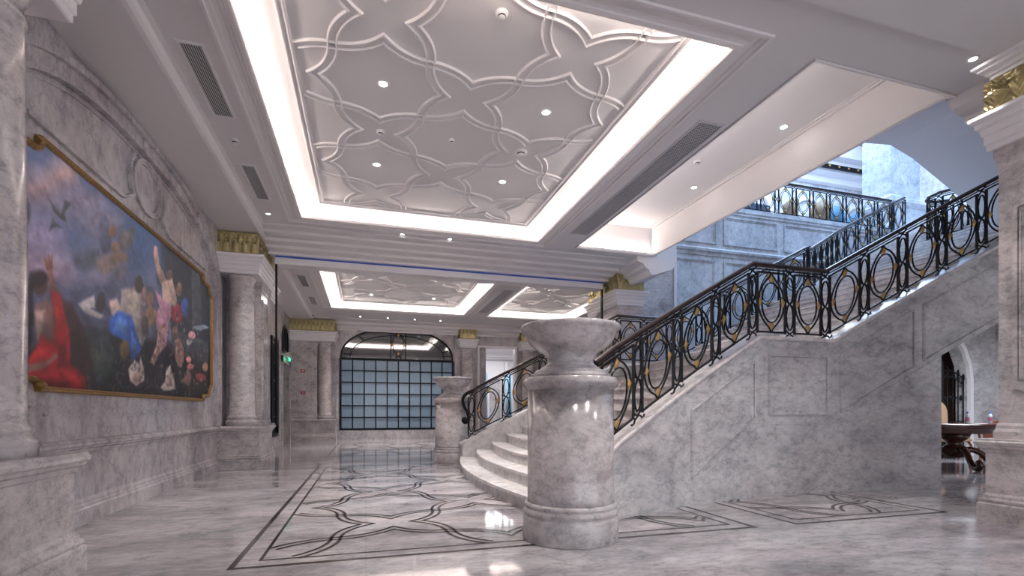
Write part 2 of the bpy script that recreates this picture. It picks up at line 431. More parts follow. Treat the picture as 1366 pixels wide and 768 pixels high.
# cross beam between the bays: stepped drop, blue slot, and the metal strip below it
mb = MB()
mb.prism([(10.2, ZC+.02), (10.2, ZC-.03), (10.45, ZC-.035), (10.5, ZC-.07), (10.8, ZC-.075), (10.85, ZC-.12), (11.1, ZC-.125), (11.15, ZC-.17), (11.38, ZC-.19), (11.38, ZC-.24), (11.95, ZC-.24), (11.95, ZC+.02)], 'x', -1.97, 6.3)
mb.prism([(12.0, ZC+.02), (12.0, ZC-.16), (12.1, ZC-.1), (12.3, ZC-.04), (12.5, ZC+.02)], 'x', -1.97, 6.3)
ntrim += 1; struct('trim_%d' % ntrim, mb, PLAS)
sh = thing('shutter_header', 'long pale metal shutter strip with a blue slot under the ceiling cross beam', 'shutter', (2.0, 11.5, 4.23))
mb = MB(); mb.bbox(-1.84, 5.80, 11.44, 11.8, 4.23, 4.37, .006); mb.build('casing', WHITE, sh)
mb = MB(); mb.box(-1.84, 5.80, 11.46, 11.78, 4.372, 4.408); mb.build('slot_light', BLUE, sh)
mb = MB(); mb.box(-1.835, -1.80, 11.44, 11.5, .83, 4.22); mb.build('guide_rail', IRON, sh)
mb = MB(); mb.box(5.76, 5.80, 11.44, 11.5, 0.0, 4.22); mb.build('guide_rail', IRON, sh)
# crown where ceiling meets the back wall
mb = MB(); mb.prism([(YB, 4.3), (YB-.03, 4.3), (YB-.06, 4.36), (YB-.16, 4.4), (YB-.2, 4.48), (YB-.42, 4.5), (YB-.48, 4.58), (YB-.9, 4.6), (YB-.95, ZC+.02), (YB, ZC+.02)], 'x', XW, 9)
ntrim += 1; struct('trim_%d' % ntrim, mb, PLAS)

# left wall: dado ledge, skirting, arch moulding, panel moulding with medallion
def ledge(x, s, y0, y1):
    mb = MB()
    q = lambda o, z: (x+s*o, z)
    mb.prism([q(0, .70), q(.012, .70), q(.02, .73), q(.045, .745), q(.05, .76), q(.07, .77), q(.075, .80), q(.06, .81), q(.06, .825), q(0, .84)], 'y', y0, y1); return mb
ntrim += 1; struct('trim_%d' % ntrim, ledge(XW, 1, 4.14, 10.46), WALLM)
mb = MB(); mb.prism([(XW, 0), (XW+.05, 0), (XW+.05, .15), (XW+.038, .165), (XW+.038, .185), (XW+.02, .20), (XW+.02, .22), (XW+.008, .25), (XW, .255)], 'y', 4.14, 10.46)
struct('baseboard_left', mb, WALLM)
mb = MB(); yc = 7.35
def archpts(hw, zs, zt_, n=40, p=2.4):
    out = []
    for k in range(n+1):
        a = PI*k/n; c = math.cos(a); s_ = math.sin(a)
        out.append((yc-hw*math.copysign(abs(c)**(2/p), c), zs+(zt_-zs)*abs(s_)**(2/p)))
    return [(yc-hw, .84)]+out+[(yc+hw, .84)]
for (h0, t0), (h1, t1), d in (((3.07, 4.53), (3.0, 4.46), .10), ((3.0, 4.46), (2.88, 4.34), .055), ((2.88, 4.34), (2.83, 4.29), .08), ((2.80, 4.26), (2.77, 4.23), .02)):
    mb.strip(archpts(h0, 3.2, t0), archpts(h1, 3.2, t1), 'x', XW, XW+d)
ntrim += 1; struct('trim_%d' % ntrim, mb, WALLM)
mb = MB(); zc = 3.93; ry_, rz_ = .42, .36
def ell(ry, rz, n=40): return [(yc+ry*math.cos(2*PI*k/n), zc+rz*math.sin(2*PI*k/n)) for k in range(n)]
mb.ring_prism(ell(.42, .34), ell(.385, .305), 'x', XW, XW+.04); mb.ring_prism(ell(.385, .305), ell(.35, .27), 'x', XW, XW+.03)
for sgn in (-1, 1):
    # panel moulding: runs along above the painting, curls up round the medallion
    pl = [(yc+sgn*2.35, 3.56), (yc+sgn*.72, 3.56), (yc+sgn*.62, 3.58)]
    for k in range(15):
        a = -.62+1.5*k/14; pl.append((yc+sgn*.50*math.cos(a), zc+.42*math.sin(a)))
    pin = [(p[0], p[1]) for p in pl]
    of = offset_poly(pin, .018); oi = offset_poly(pin, -.018)
    mb.strip(of, oi, 'x', XW, XW+.04)
pl = [(yc-2.3, 1.14), (yc+2.3, 1.14)]
for q in (pl, [(yc-2.1, 1.07), (yc+2.1, 1.07)]):
    mb.strip(offset_poly(q, .012), offset_poly(q, -.012), 'x', XW, XW+.02)
ntrim += 1; struct('trim_%d' % ntrim, mb, WALLM)
# ------------------------------------------------------------------ piers and columns
def relief_band(x0, x1, y0, y1, z0, z1, sides, amp=.045, p=.19):
    """acanthus relief wrapped round a block: only the listed sides get the carved grid"""
    mb = MB(); mb.box(x0+.04, x1-.04, y0+.04, y1-.04, z0, z1)
    def hgt(u, v):      # u metres along, v 0..1 up
        k = math.floor(u/p+.5); q = abs(u/p-k)*2; sg = 1 if u/p > k else -1         # 0 leaf spine .. 1 between
        u2 = u+p/2; k2 = math.floor(u2/p+.5); q2 = abs(u2/p-k2)*2; sg2 = 1 if u2/p > k2 else -1
        def leafv(q, v, tip, w):
            e = w*(1-(v/tip)**2.2)**.5 if v < tip else 0        # leaf edge
            lob = .10*math.sin(v*46)                              # serrated outline
            if q > e+lob: return 0
            rib = .30*abs(math.sin(q*13-v*16))                    # veins fanning from the spine
            return .45+.55*(1-(q/(e+.15))**2)-rib*.55+(.5 if v > tip*.8 else 0)
        low = leafv(q, v, .56, .95); high = leafv(q2, v, .84, .8)*.75
        sx, sy = (q*.08-.045)*sg, (v-.80)*.43
        rr_ = math.hypot(sx, sy); vol = (.95-.35*abs(math.sin(rr_*150-math.atan2(sy, sx*sg)))) if rr_ < .052 else 0
        ab = .8 if v > .94 else 0
        return amp*max(low, high, vol, ab, .0)
    for sd in sides:
        L = (y1-y0) if sd[1] == 'x' else (x1-x0); nu = max(8, int(L/.0085)); nv = 46
        vs = []; fs = []
        for i in range(nu+1):
            for j in range(nv+1):
                u = L*i/nu; v = j/nv; h = hgt(u+.03, v)*min(1, 8*min(v, 1-v)+.2)
                z = z0+(z1-z0)*v
                if sd == '+x': vs.append((x1-.03+h, y0+u, z))
                elif sd == '-x': vs.append((x0+.03-h, y0+u, z))
                elif sd == '-y': vs.append((x0+u, y0+.03-h, z))
        for i in range(nu):
            for j in range(nv): a = i*(nv+1)+j; fs.append((a, a+1, a+nv+2, a+nv+1))
        mb.add(vs, fs, True)
    return mb
def entab(rect, z0=3.74, z1=4.10):
    """white moulded block under the gilded band"""
    mb = MB(); h = z1-z0; a = lambda t: z0+h*t
    mb.rings(rect, [(0, a(0)), (.015, a(.02)), (.015, a(.16)), (.03, a(.2)), (.03, a(.42)), (.045, a(.46)), (.055, a(.62)), (.08, a(.68)), (.085, a(.8)), (.11, a(.86)), (.12, a(.9)), (.12, a(.99)), (.10, a(1))])
    return mb
def pedestal(rect, zt=.83):
    mb = MB()
    mb.rings(rect, [(.05, 0), (.05, .17), (.035, .185), (.04, .20), (.04, .215), (.02, .235), (.02, .255), (0, .28), (0, zt-.15), (.012, zt-.14), (.02, zt-.11), (.045, zt-.095), (.05, zt-.075), (.065, zt-.06), (.07, zt-.035), (.055, zt-.02), (.055, zt-.005), (.04, zt)])
    return mb
def round_shaft(cx, cy, r, z0, z1, a0=0, a1=2*PI):
    mb = MB(); e = lambda k: r*k
    prof = [(e(1.22), z0), (e(1.22), z0+.045), (e(1.25), z0+.06), (e(1.25), z0+.085), (e(1.2), z0+.1), (e(1.12), z0+.115), (e(1.12), z0+.13), (e(1.17), z0+.145), (e(1.17), z0+.165), (e(1.08), z0+.18), (e(1.0), z0+.21), (e(1.0), lerp(z0, z1, .4)), (e(.965), lerp(z0, z1, .75)), (e(.93), z1-.26), (e(.99), z1-.25), (e(1.0), z1-.235), (e(.99), z1-.22), (e(.93), z1-.21), (e(.92), z1-.12), (e(1.0), z1-.09), (e(1.06), z1-.06), (e(1.08), z1-.03), (e(1.08), z1)]
    mb.lathe(cx, cy, [(0, z0)]+prof+[(0, z1)], 56, a0, a1)
    for i, s_ in enumerate(mb.f): pass
    return mb
def pier(label, rect, rnd=None, rr=.27, pil=None, sides=('+x', '-y'), ped=True, cat='column', group=None, panel=None, gz=(4.10, 4.53)):
    x0, x1, y0, y1 = rect; CL = dict(xmin=XW+.001, ymax=YB-.001)
    t = thing('pier', label, cat, ((x0+x1)/2, (y0+y1)/2, 0), group)
    if ped: pedestal(rect).clamp(**CL).build('pedestal', COLM, t)
    if pil:
        for p in pil:
            m = MB(); px0, px1, py0, py1 = p
            m.rings(p, [(.03, .83), (.03, .90), (.015, .93), (.015, .96), (0, .99), (0, 3.55), (.012, 3.57), (.012, 3.62), (.03, 3.66), (.03, 3.74)])
            m.clamp(**CL).build('pilaster', COLM, t)
    if rnd:
        for c in rnd: round_shaft(c[0], c[1], rr, .83, 3.74).clamp(**CL).build('round_shaft', COLM, t)
    er = (x0, x1, y0, y1)
    entab((er[0]+.02, er[1]-.02, er[2]+.02, er[3]-.02)).clamp(**CL).build('entablature', WHITE, t)
    relief_band(x0, x1, y0, y1, gz[0], gz[1], sides, *((.085, .36) if panel else (.045, .16))).clamp(**CL).build('gilded_capital', GOLD, t, fix=False)
    return t
pier('marble pier with round column at the left edge of view beside the painting', (XW, -1.91, 2.4, 4.09), [(-2.235, 3.72)], .235, [(XW, -2.1, 2.5, 3.3)])
P1 = pier('marble pier with round column and gilded capital right of the painting', (XW, -1.97, 10.51, 11.9), [(-2.33, 10.82)], .235, [(XW, -2.05, 11.15, 11.8)])
m = MB(); m.box(-2.045, -2.03, 11.24, 11.7, 1.15, 3.35); m.ring_prism([(11.22, 1.1), (11.72, 1.1), (11.72, 3.4), (11.22, 3.4)], [(11.27, 1.15), (11.67, 1.15), (11.67, 3.35), (11.27, 3.35)], 'x', -2.05, -2.02)
m.build('inset_panel', COLM, P1)
pier('marble corner pier with gilded capital beyond the staircase handrail', (5.93, 6.68, 10.95, 12.1), None, .27, [(6.0, 6.62, 11.02, 12.0)], sides=('-x', '-y'))
P3 = pier('far left marble pier with wide gilded capital and red alarm boxes', (XW, -1.12, 19.75, YB), [(-1.5, 20.1)], .25, [(XW, -1.75, 19.95, YB)], sides=('+x', '-y'), gz=(4.10, 4.55))
m = MB()
cp = lambda o: [(-2.45+o, 1.15+o), (-2.55+o, 1.25+o), (-2.55+o, 3.25-o), (-2.45+o, 3.38-o), (-2.0-o, 3.38-o), (-1.9-o, 3.25-o), (-1.9-o, 1.25+o), (-2.0-o, 1.15+o)]
m.ring_prism(cp(0), cp(.05), 'y', 19.92, 19.95); m.build('inset_panel', COLM, P3)
def slim(label, x0, x1, y0=20.15):
    t = pier(label, (x0, x1, y0, YB), [((x0+x1)/2, y0+.24)], (x1-x0)/2-.1, None, sides=('-y', '-x'), gz=(4.10, 4.55)); return t
slim('slim half column with gilded capital between the arched window and the far doorway', 3.72, 4.42)
slim('slim half column with gilded capital right of the far doorway, behind the stone bowl', 6.38, 7.08)
pier('large marble pier with gilded capital at the right edge beside the stair wall', (6.06, 7.6, 1.6, 3.47), None, .27, [(6.13, 7.5, 1.7, 3.40)], sides=('-x',), panel=True, gz=(4.10, 4.45))
m = MB(); m.bbox(5.97, 6.25, 12.2, 12.9, 3.74, 4.05); m = entab((6.10, 6.5, 12.42, 12.9)); t = thing('pier', 'narrow white topped pilaster with small gilded capital just behind the shutter strip', 'column', (6.0, 12.7, 0))
m.build('entablature', WHITE, t); relief_band(6.08, 6.52, 12.4, 12.9, 4.1, 4.5, ('-x', '-y')).build('gilded_capital', GOLD, t, fix=False)
m = MB(); m.rings((6.16, 6.48, 12.5, 12.9), [(.03, 0), (.03, .9), (0, .96), (0, 3.6), (.03, 3.66), (.03, 3.74)]); m.build('pilaster', COLM, t)
t = thing('pier', 'narrow pilaster with gilded capital behind the round column pier on the left wall', 'column', (-2.4, 12.9, 0))
entab((XW, -2.15, 12.72, 13.3)).clamp(XW+.001).build('entablature', WHITE, t); relief_band(XW, -2.13, 12.7, 13.32, 4.1, 4.53, ('+x', '-y')).clamp(XW+.001).build('gilded_capital', GOLD, t, fix=False)
m = MB(); m.rings((XW, -2.25, 12.8, 13.2), [(.03, .83), (.03, .9), (0, .96), (0, 3.6), (.03, 3.66), (.03, 3.74)]); m.clamp(XW+.001).build('pilaster', COLM, t)
pedestal((XW, -2.2, 12.75, 13.25)).clamp(XW+.001).build('pedestal', COLM, t)
m = MB(); m.rings((6.08, 7.5, 1.7, 3.40), [(0, 4.44), (.03, 4.445), (.03, 4.475), (.05, 4.49), (.06, 4.52), (.10, 4.54), (.10, 4.56), (.13, 4.575), (.14, 4.599)])
P4 = [o for o in COL.objects if o.get('label', '').startswith('large marble pier with gilded')][0]
m.build('cornice', PLAS, P4)
def cc(o):
    y0_, y1_, z0_, z1_ = 1.85+o, 3.28-o, 1.12+o, 3.38-o; r_ = .2+o; pts = []
    for cx_, cz_, a0_ in ((y0_, z0_, 0), (y0_, z1_, -90), (y1_, z1_, 180), (y1_, z0_, 90)):
        for k in range(7): a = math.radians(a0_+15*k); pts.append((cx_+r_*math.cos(a), cz_+r_*math.sin(a)))
    return pts
m = MB(); m.ring_prism(cc(0), cc(.04), 'x', 6.105, 6.13); m.ring_prism(cc(.05), cc(.065), 'x', 6.115, 6.13); m.build('inset_panel', COLM, P4)
# scroll shaped bracket ends of the beam by the stairwell
def bracket(y0, y1, x, zb):
    m = MB(); pr = [(x, ZC+1.1), (x+.95, ZC+1.1), (x+.82, 5.45), (x+.70, 5.28), (x+.60, 5.12), (x+.53, 4.98), (x+.50, 4.82), (x+.49, 4.54), (x+.44, 4.43), (x+.36, 4.38), (x+.1, zb+.06), (x-.06, zb), (x-.12, zb), (x-.16, zb+.03), (x-.2, zb+.12), (x-.3, zb+.16), (x-.34, zb+.24), (x-.5, zb+.28), (x-.5, ZC+.02), (x, ZC+.02)]
    m.prism(pr, 'y', y0, y1); return m
ntrim += 1; struct('trim_%d' % ntrim, bracket(9.97, 10.94, 6.42, 4.24), PLAS)
mb = MB(); mb.prism([(6.30, 4.9), (6.31, 4.72), (6.36, 4.64), (6.45, 4.56), (6.56, 4.515), (6.66, 4.50), (6.66, 4.44), (7.3, 4.40), (7.3, 4.9)], 'y', 3.62, 4.02); ntrim += 1; struct('trim_%d' % ntrim, mb, PLAS)
# inner wall return beyond the corner pier (between pier and the blue-lit stair wall)
mb = MB(); mb.box(6.7, 8.05, 11.6, 12.15, 0, 5.5); ntrim += 1; struct('trim_%d' % ntrim, mb, COLM)
mb = MB(); mb.box(7.98, 8.06, 11.56, 11.6, 0, 5.5); ntrim += 1; struct('trim_%d' % ntrim, mb, WHITE)

# ------------------------------------------------------------------ stone bowls on drums
def drum(label, cx, cy):
    t = thing('marble_pedestal', label, 'pedestal', (cx, cy, 0))
    MB().lathe(cx, cy, [(0, 0), (.415, 0), (.418, .01), (.418, .19), (.412, .205), (.404, .215), (.408, .225), (.414, .24), (.412, .26), (.402, .272), (.398, .28), (.402, .29), (.404, .30), (.398, .315), (.38, .325), (0, .325)], 72).build('base', COLM, t)
    MB().lathe(cx, cy, [(0, .32), (.382, .32), (.376, .36), (.376, 1.29), (0, 1.29)], 72).build('drum', COLM, t)
    MB().lathe(cx, cy, [(0, 1.285), (.378, 1.285), (.384, 1.30), (.396, 1.305), (.400, 1.32), (.412, 1.33), (.418, 1.345), (.416, 1.365), (.404, 1.378), (.402, 1.39), (.39, 1.395), (0, 1.395)], 72).build('cap', COLM, t)
    return t
def urn(label, cx, cy):
    t = thing('stone_bowl', label, 'bowl', (cx, cy, 1.397))
    MB().lathe(cx, cy, [(0, 1.397), (.345, 1.397), (.35, 1.402), (.35, 1.421), (.342, 1.428), (.318, 1.432), (.312, 1.438), (.314, 1.448), (.30, 1.459), (.272, 1.466), (.262, 1.476), (.24, 1.491), (0, 1.495)], 64).build('foot', COLM, t)
    MB().lathe(cx, cy, [(0, 1.486), (.245, 1.486), (.222, 1.504), (.205, 1.525), (.20, 1.552), (.207, 1.578), (.23, 1.604), (.272, 1.630), (.318, 1.660), (.352, 1.690), (.376, 1.725), (.392, 1.760), (.402, 1.786), (.412, 1.797), (.428, 1.806), (.437, 1.818), (.438, 1.834), (.43, 1.847), (.41, 1.851), (.385, 1.834), (.34, 1.790), (.25, 1.747), (.12, 1.725), (0, 1.721)], 72).build('bowl', COLM, t)
    return t
drum('large marble drum pedestal in the foreground at the foot of the stairs', 1.725, 4.03)
urn('wide marble bowl on the foreground drum pedestal', 1.725, 4.03)
drum('smaller looking marble drum pedestal beyond the stairs in front of the blue window', 1.83, 10.82)
urn('marble bowl on the far drum pedestal in front of the blue window', 1.83, 10.82)

# ------------------------------------------------------------------ staircase
def lin(tab): return lambda x: interp(tab, x)
NY = [(1.95, 4.3), (2.47, 4.53), (3.33, 4.86), (4.1, 5.08), (4.9, 5.25), (6.13, 5.25), (7.4, 5.16), (8.65, 4.98), (9.5, 4.8), (12.5, 4.2)]
FY = [(1.95, 10.4), (2.47, 10.0), (3.33, 9.6), (4.1, 9.32), (4.9, 9.15), (6.13, 9.15), (9.8, 9.15), (11.5, 10.15), (13.5, 11.25), (16.9, 12.0)]
def smooth(tab, closed=False, n=6):
    out = []
    for i in range(len(tab)-1):
        p0 = tab[max(i-1, 0)]; p1 = tab[i]; p2 = tab[i+1]; p3 = tab[min(i+2, len(tab)-1)]
        for k in range(n):
            t = k/n; out.append(tuple(.5*(2*b_+(c-a)*t+(2*a-5*b_+4*c-d)*t*t+(3*b_-a-3*c+d)*t**3) for a, b_, c, d in zip(p0, p1, p2, p3)))
    return out+[tab[-1]]
NYs = smooth(NY[:5], n=5)[:-1]+NY[4:6]+smooth(NY[5:], n=4)[1:]
FYs = smooth(FY[:5], n=5)[:-1]+FY[4:7]+smooth(FY[6:], n=4)[1:]
R1, TR = .165, .30                       # riser and tread, first flight
XL, ZL = 4.9, 1.98; XL2 = 6.13           # landing
R2, T2r = .175, .33; N2 = 10; XM = XL2+N2*T2r; ZM = ZL+N2*R2; XM2 = 10.0
R3, T3r, N3 = .1775, .37, 19; XT = XM2+N3*T3r; ZTOP = ZM+N3*R3
NZ = [(1.7, .36), (1.95, .47), (2.47, .79), (XL, 2.09), (XL2, 2.09), (XM, 2.09+R2*N2), (XM2, 2.09+R2*N2), (XT, ZTOP+.1)]
FZ = [(1.7, .36), (1.95, .47), (2.47, .79), (XL, 2.09), (XL2, 2.09), (XM+.25, 2.19+R2*N2), (XM2-.02, 2.19+R2*N2), (XT, ZTOP+.1)]
st = thing('staircase', 'grand marble staircase rising to the right with curved lowest steps', 'staircase', (4.9, 7.2, 0))
yc2 = 7.2
def step_poly(k, xa, xb, bulge, ya, yb, n=18):
    f = []
    for i in range(n+1):
        y = lerp(ya, yb, i/n); t = (y-yc2)/((yb-ya)/2); f.append((xa-bulge*(1-t*t), y))
    return f
for k in range(12):
    bl = .36*(1-k/11.5); xf = XL-(12-k)*TR+TR
    xf = 1.93+ (XL-1.93)*k/11.0
    ya = interp(NYs, xf+.05)+.2; yb = interp(FYs, xf+.05)-.2
    if k == 0: ya, yb = 4.42, 10.42
    z0, z1 = k*R1, (k+1)*R1
    m = MB(); f = step_poly(k, xf, 0, bl, ya, yb); nb = len(f)
    back = [(xf+.42, p[1]) for p in f[::-1]] if k < 11 else [(XL2+.1, p[1]) for p in f[::-1]]
    m.prism(f+back, 'z', max(0, z0-.02), z1-.035)
    f2 = [(p[0]-.035, p[1]) for p in f]; m.prism(f2+back, 'z', z1-.035, z1)
    m.build('step' if k < 11 else 'landing', STEPM, st)
for k in range(N2):
    x = XL2+k*T2r; z1 = ZL+(k+1)*R2
    ya = interp(NYs, x)+.2; yb = interp(FYs, x)-.1; xb = x+T2r+.08 if k < N2-1 else XM2+.1
    m = MB(); m.box(x, xb, ya, yb, z1-R2-.12, z1-.035); m.box(x-.04, xb, ya, yb, z1-.035, z1); m.build('step', STEPM, st)
for k in range(N3):
    x = XM2+k*T3r; z1 = ZM+(k+1)*R3
    ya = interp(NYs, min(x, 12.5))+.2; yb = interp(FYs, x)-.05
    m = MB(); m.box(x, x+T3r+.08, ya, yb, z1-R3-.12, z1-.035); m.box(x-.04, x+T3r+.08, ya, yb, z1-.035, z1); m.build('step', STEPM, st)
def stringer(tab, ztab, xs, side, zb, th=.26):
    """wall-like stringer following plan curve; side=+1 thickness towards +y"""
    m = MB(); vs = []; fs = []
    for x in xs:
        y = interp(tab, x); zt_ = interp(ztab, x); b_ = zb(x)
        vs += [(x, y, b_), (x, y, zt_-.03), (x, y+side*th, zt_-.03), (x, y+side*th, b_)]
    n = len(xs)
    for i in range(n-1):
        for k in range(4): a = i*4+k; c = i*4+(k+1) % 4; fs.append((a, c, c+4, a+4))
    fs += [(0, 1, 2, 3), tuple(4*(n-1)+k for k in (3, 2, 1, 0))]
    m.add(vs, fs); return m
def coping(tab, ztab, xs, side, th=.26, ov=.03, h=.05):
    m = MB(); vs = []; fs = []
    for x in xs:
        y = interp(tab, x); z = interp(ztab, x)
        vs += [(x, y-side*ov*.6, z-h), (x, y-side*ov, z-h*.7), (x, y-side*ov, z-.012), (x, y-side*ov*.6, z), (x, y+side*(th+ov), z), (x, y+side*(th+ov), z-h)]
    n = len(xs)
    for i in range(n-1):
        for k in range(6): a = i*6+k; c = i*6+(k+1) % 6; fs.append((a, c, c+6, a+6))
    fs += [tuple(range(6)), tuple(6*(n-1)+k for k in range(5, -1, -1))]
    m.add(vs, fs); return m
def xs_of(tab, a, b, extra=()):
    return sorted({a, b, *[p[0] for p in tab if a < p[0] < b], *[e for e in extra if a < e < b]})
XE = 7.96
n1 = xs_of(NYs, 1.97, XE, [XL, XL2])
stringer(NYs, NZ, n1, 1, lambda x: 0).build('side_wall', STRM, st)
lowz = lambda x: interp(NZ, x)-1.15
stringer(NYs, NZ, xs_of(NYs, XE, 12.4, [XM, XM2]), 1, lowz).build('stringer', STRM, st)
coping(NYs, NZ, xs_of(NYs, 1.95, 12.4, [XL, XL2, XM, XM2]), 1).build('coping', STEPM, st)
f1 = xs_of(FYs, 1.93, XL2+.05, [XL])
stringer(FYs, FZ, f1, -1, lambda x: 0).build('side_wall', STEPM, st)
stringer(FYs, FZ, xs_of(FYs, XL2+.05, XT, [XM+.25, XM2-.02]), -1, lambda x: interp(FZ, x)-1.0).build('stringer', UPM, st)
coping(FYs, FZ, xs_of(FYs, 1.9, XT, [XL, XL2, XM+.25, XM2-.02]), -1, .2).build('coping', STEPM, st)
# soffit below the upper flights
m = MB(); vs = []; xs = [7.0, XM, XM2, XT]
zs = {x: interp(NZ, x)-1.12 for x in xs}
for x in xs: vs += [(x, interp(NYs, min(x, 12.4))+.05, zs[x]), (x, interp(FYs, x)-.02, zs[x])]
m.add(vs, [(2*i, 2*i+1, 2*i+3, 2*i+2) for i in range(3)]); m.build('soffit', STRM, st)
# raised panel mouldings on the near side wall
def wall_bar(m, a, b, w=.022, d=.024, n=8):
    """bar on the near stair wall between (x,z) points, following the plan curve"""
    L = math.hypot(b[0]-a[0], b[1]-a[1]); nx, nz = -(b[1]-a[1])/L*w/2, (b[0]-a[0])/L*w/2
    n = 1 if abs(b[0]-a[0]) < .02 else n; vs = []
    for i in range(n+1):
        x = lerp(a[0], b[0], i/n); z = lerp(a[1], b[1], i/n)
        for sx, o in ((1, 0), (1, d), (.3, d), (-.3, d*.5), (-1, d*.5), (-1, 0)):
            X = x+nx*sx; vs.append((X, interp(NYs, X)-o, z+nz*sx))
    fs = [(i*6+k, i*6+k+1, i*6+k+7, i*6+k+6) for i in range(n) for k in range(5)]
    fs += [tuple(range(6)), tuple(n*6+k for k in range(5, -1, -1))]
    m.add(vs, fs)
def wall_frame(pts, w=.026):
    m = MB()
    for a, b_ in zip(pts, pts[1:]+pts[:1]): wall_bar(m, a, b_, w)
    return m
wall_frame([(3.66, .33), (4.80, 1.02), (4.80, 1.74), (3.66, 1.12)]).build('panel_moulding', STRM, st)
wall_frame([(5.05, 1.06), (6.02, 1.06), (6.02, 1.84), (5.05, 1.84)]).build('panel_moulding', STRM, st)
wall_frame([(6.26, 1.1), (7.5, 1.74), (7.5, 2.55), (6.26, 1.9)]).build('panel_moulding', STRM, st)
wall_frame([(7.66, 1.83), (9.3, 2.69), (9.3, 3.48), (7.66, 2.63)]).build('panel_moulding', STRM, st)
m = MB(); wall_bar(m, (4.92, .93), (6.13, .93), .014, .006); wall_bar(m, (6.13, .93), (XE, lowz(XE)), .014, .006, 6); wall_bar(m, (3.5, .12), (4.92, .93), .014, .006); m.build('stringer_edge', STRM, st)

# ------------------------------------------------------------------ wrought iron railings
class Path:
    def __init__(s, pts):
        s.p = [Vector(p) for p in pts]; s.s = [0]
        for a, b_ in zip(s.p, s.p[1:]): s.s.append(s.s[-1]+math.hypot(b_.x-a.x, b_.y-a.y))
    def at(s, q, t=0., o=0.):
        q = min(max(q, -.2), s.s[-1]+.2); i = 0
        while i < len(s.s)-2 and q > s.s[i+1]: i += 1
        L = s.s[i+1]-s.s[i]; k = (q-s.s[i])/L; a, b_ = s.p[i], s.p[i+1]; p = a+(b_-a)*k
        d = Vector((b_.y-a.y, a.x-b_.x, 0)).normalized()
        return Vector((p.x, p.y, p.z+t))+d*o
    def len(s): return s.s[-1]
def cr(pts, n=4):
    N = len(pts); out = []
    for i in range(N):
        p0, p1, p2, p3 = pts[i-1], pts[i], pts[(i+1) % N], pts[(i+2) % N]
        for k in range(n):
            t = k/n; out.append(tuple(.5*(2*b_+(c-a)*t+(2*a-5*b_+4*c-d)*t*t+(3*b_-a-3*c+d)*t**3) for a, b_, c, d in zip(p0, p1, p2, p3)))
    return out
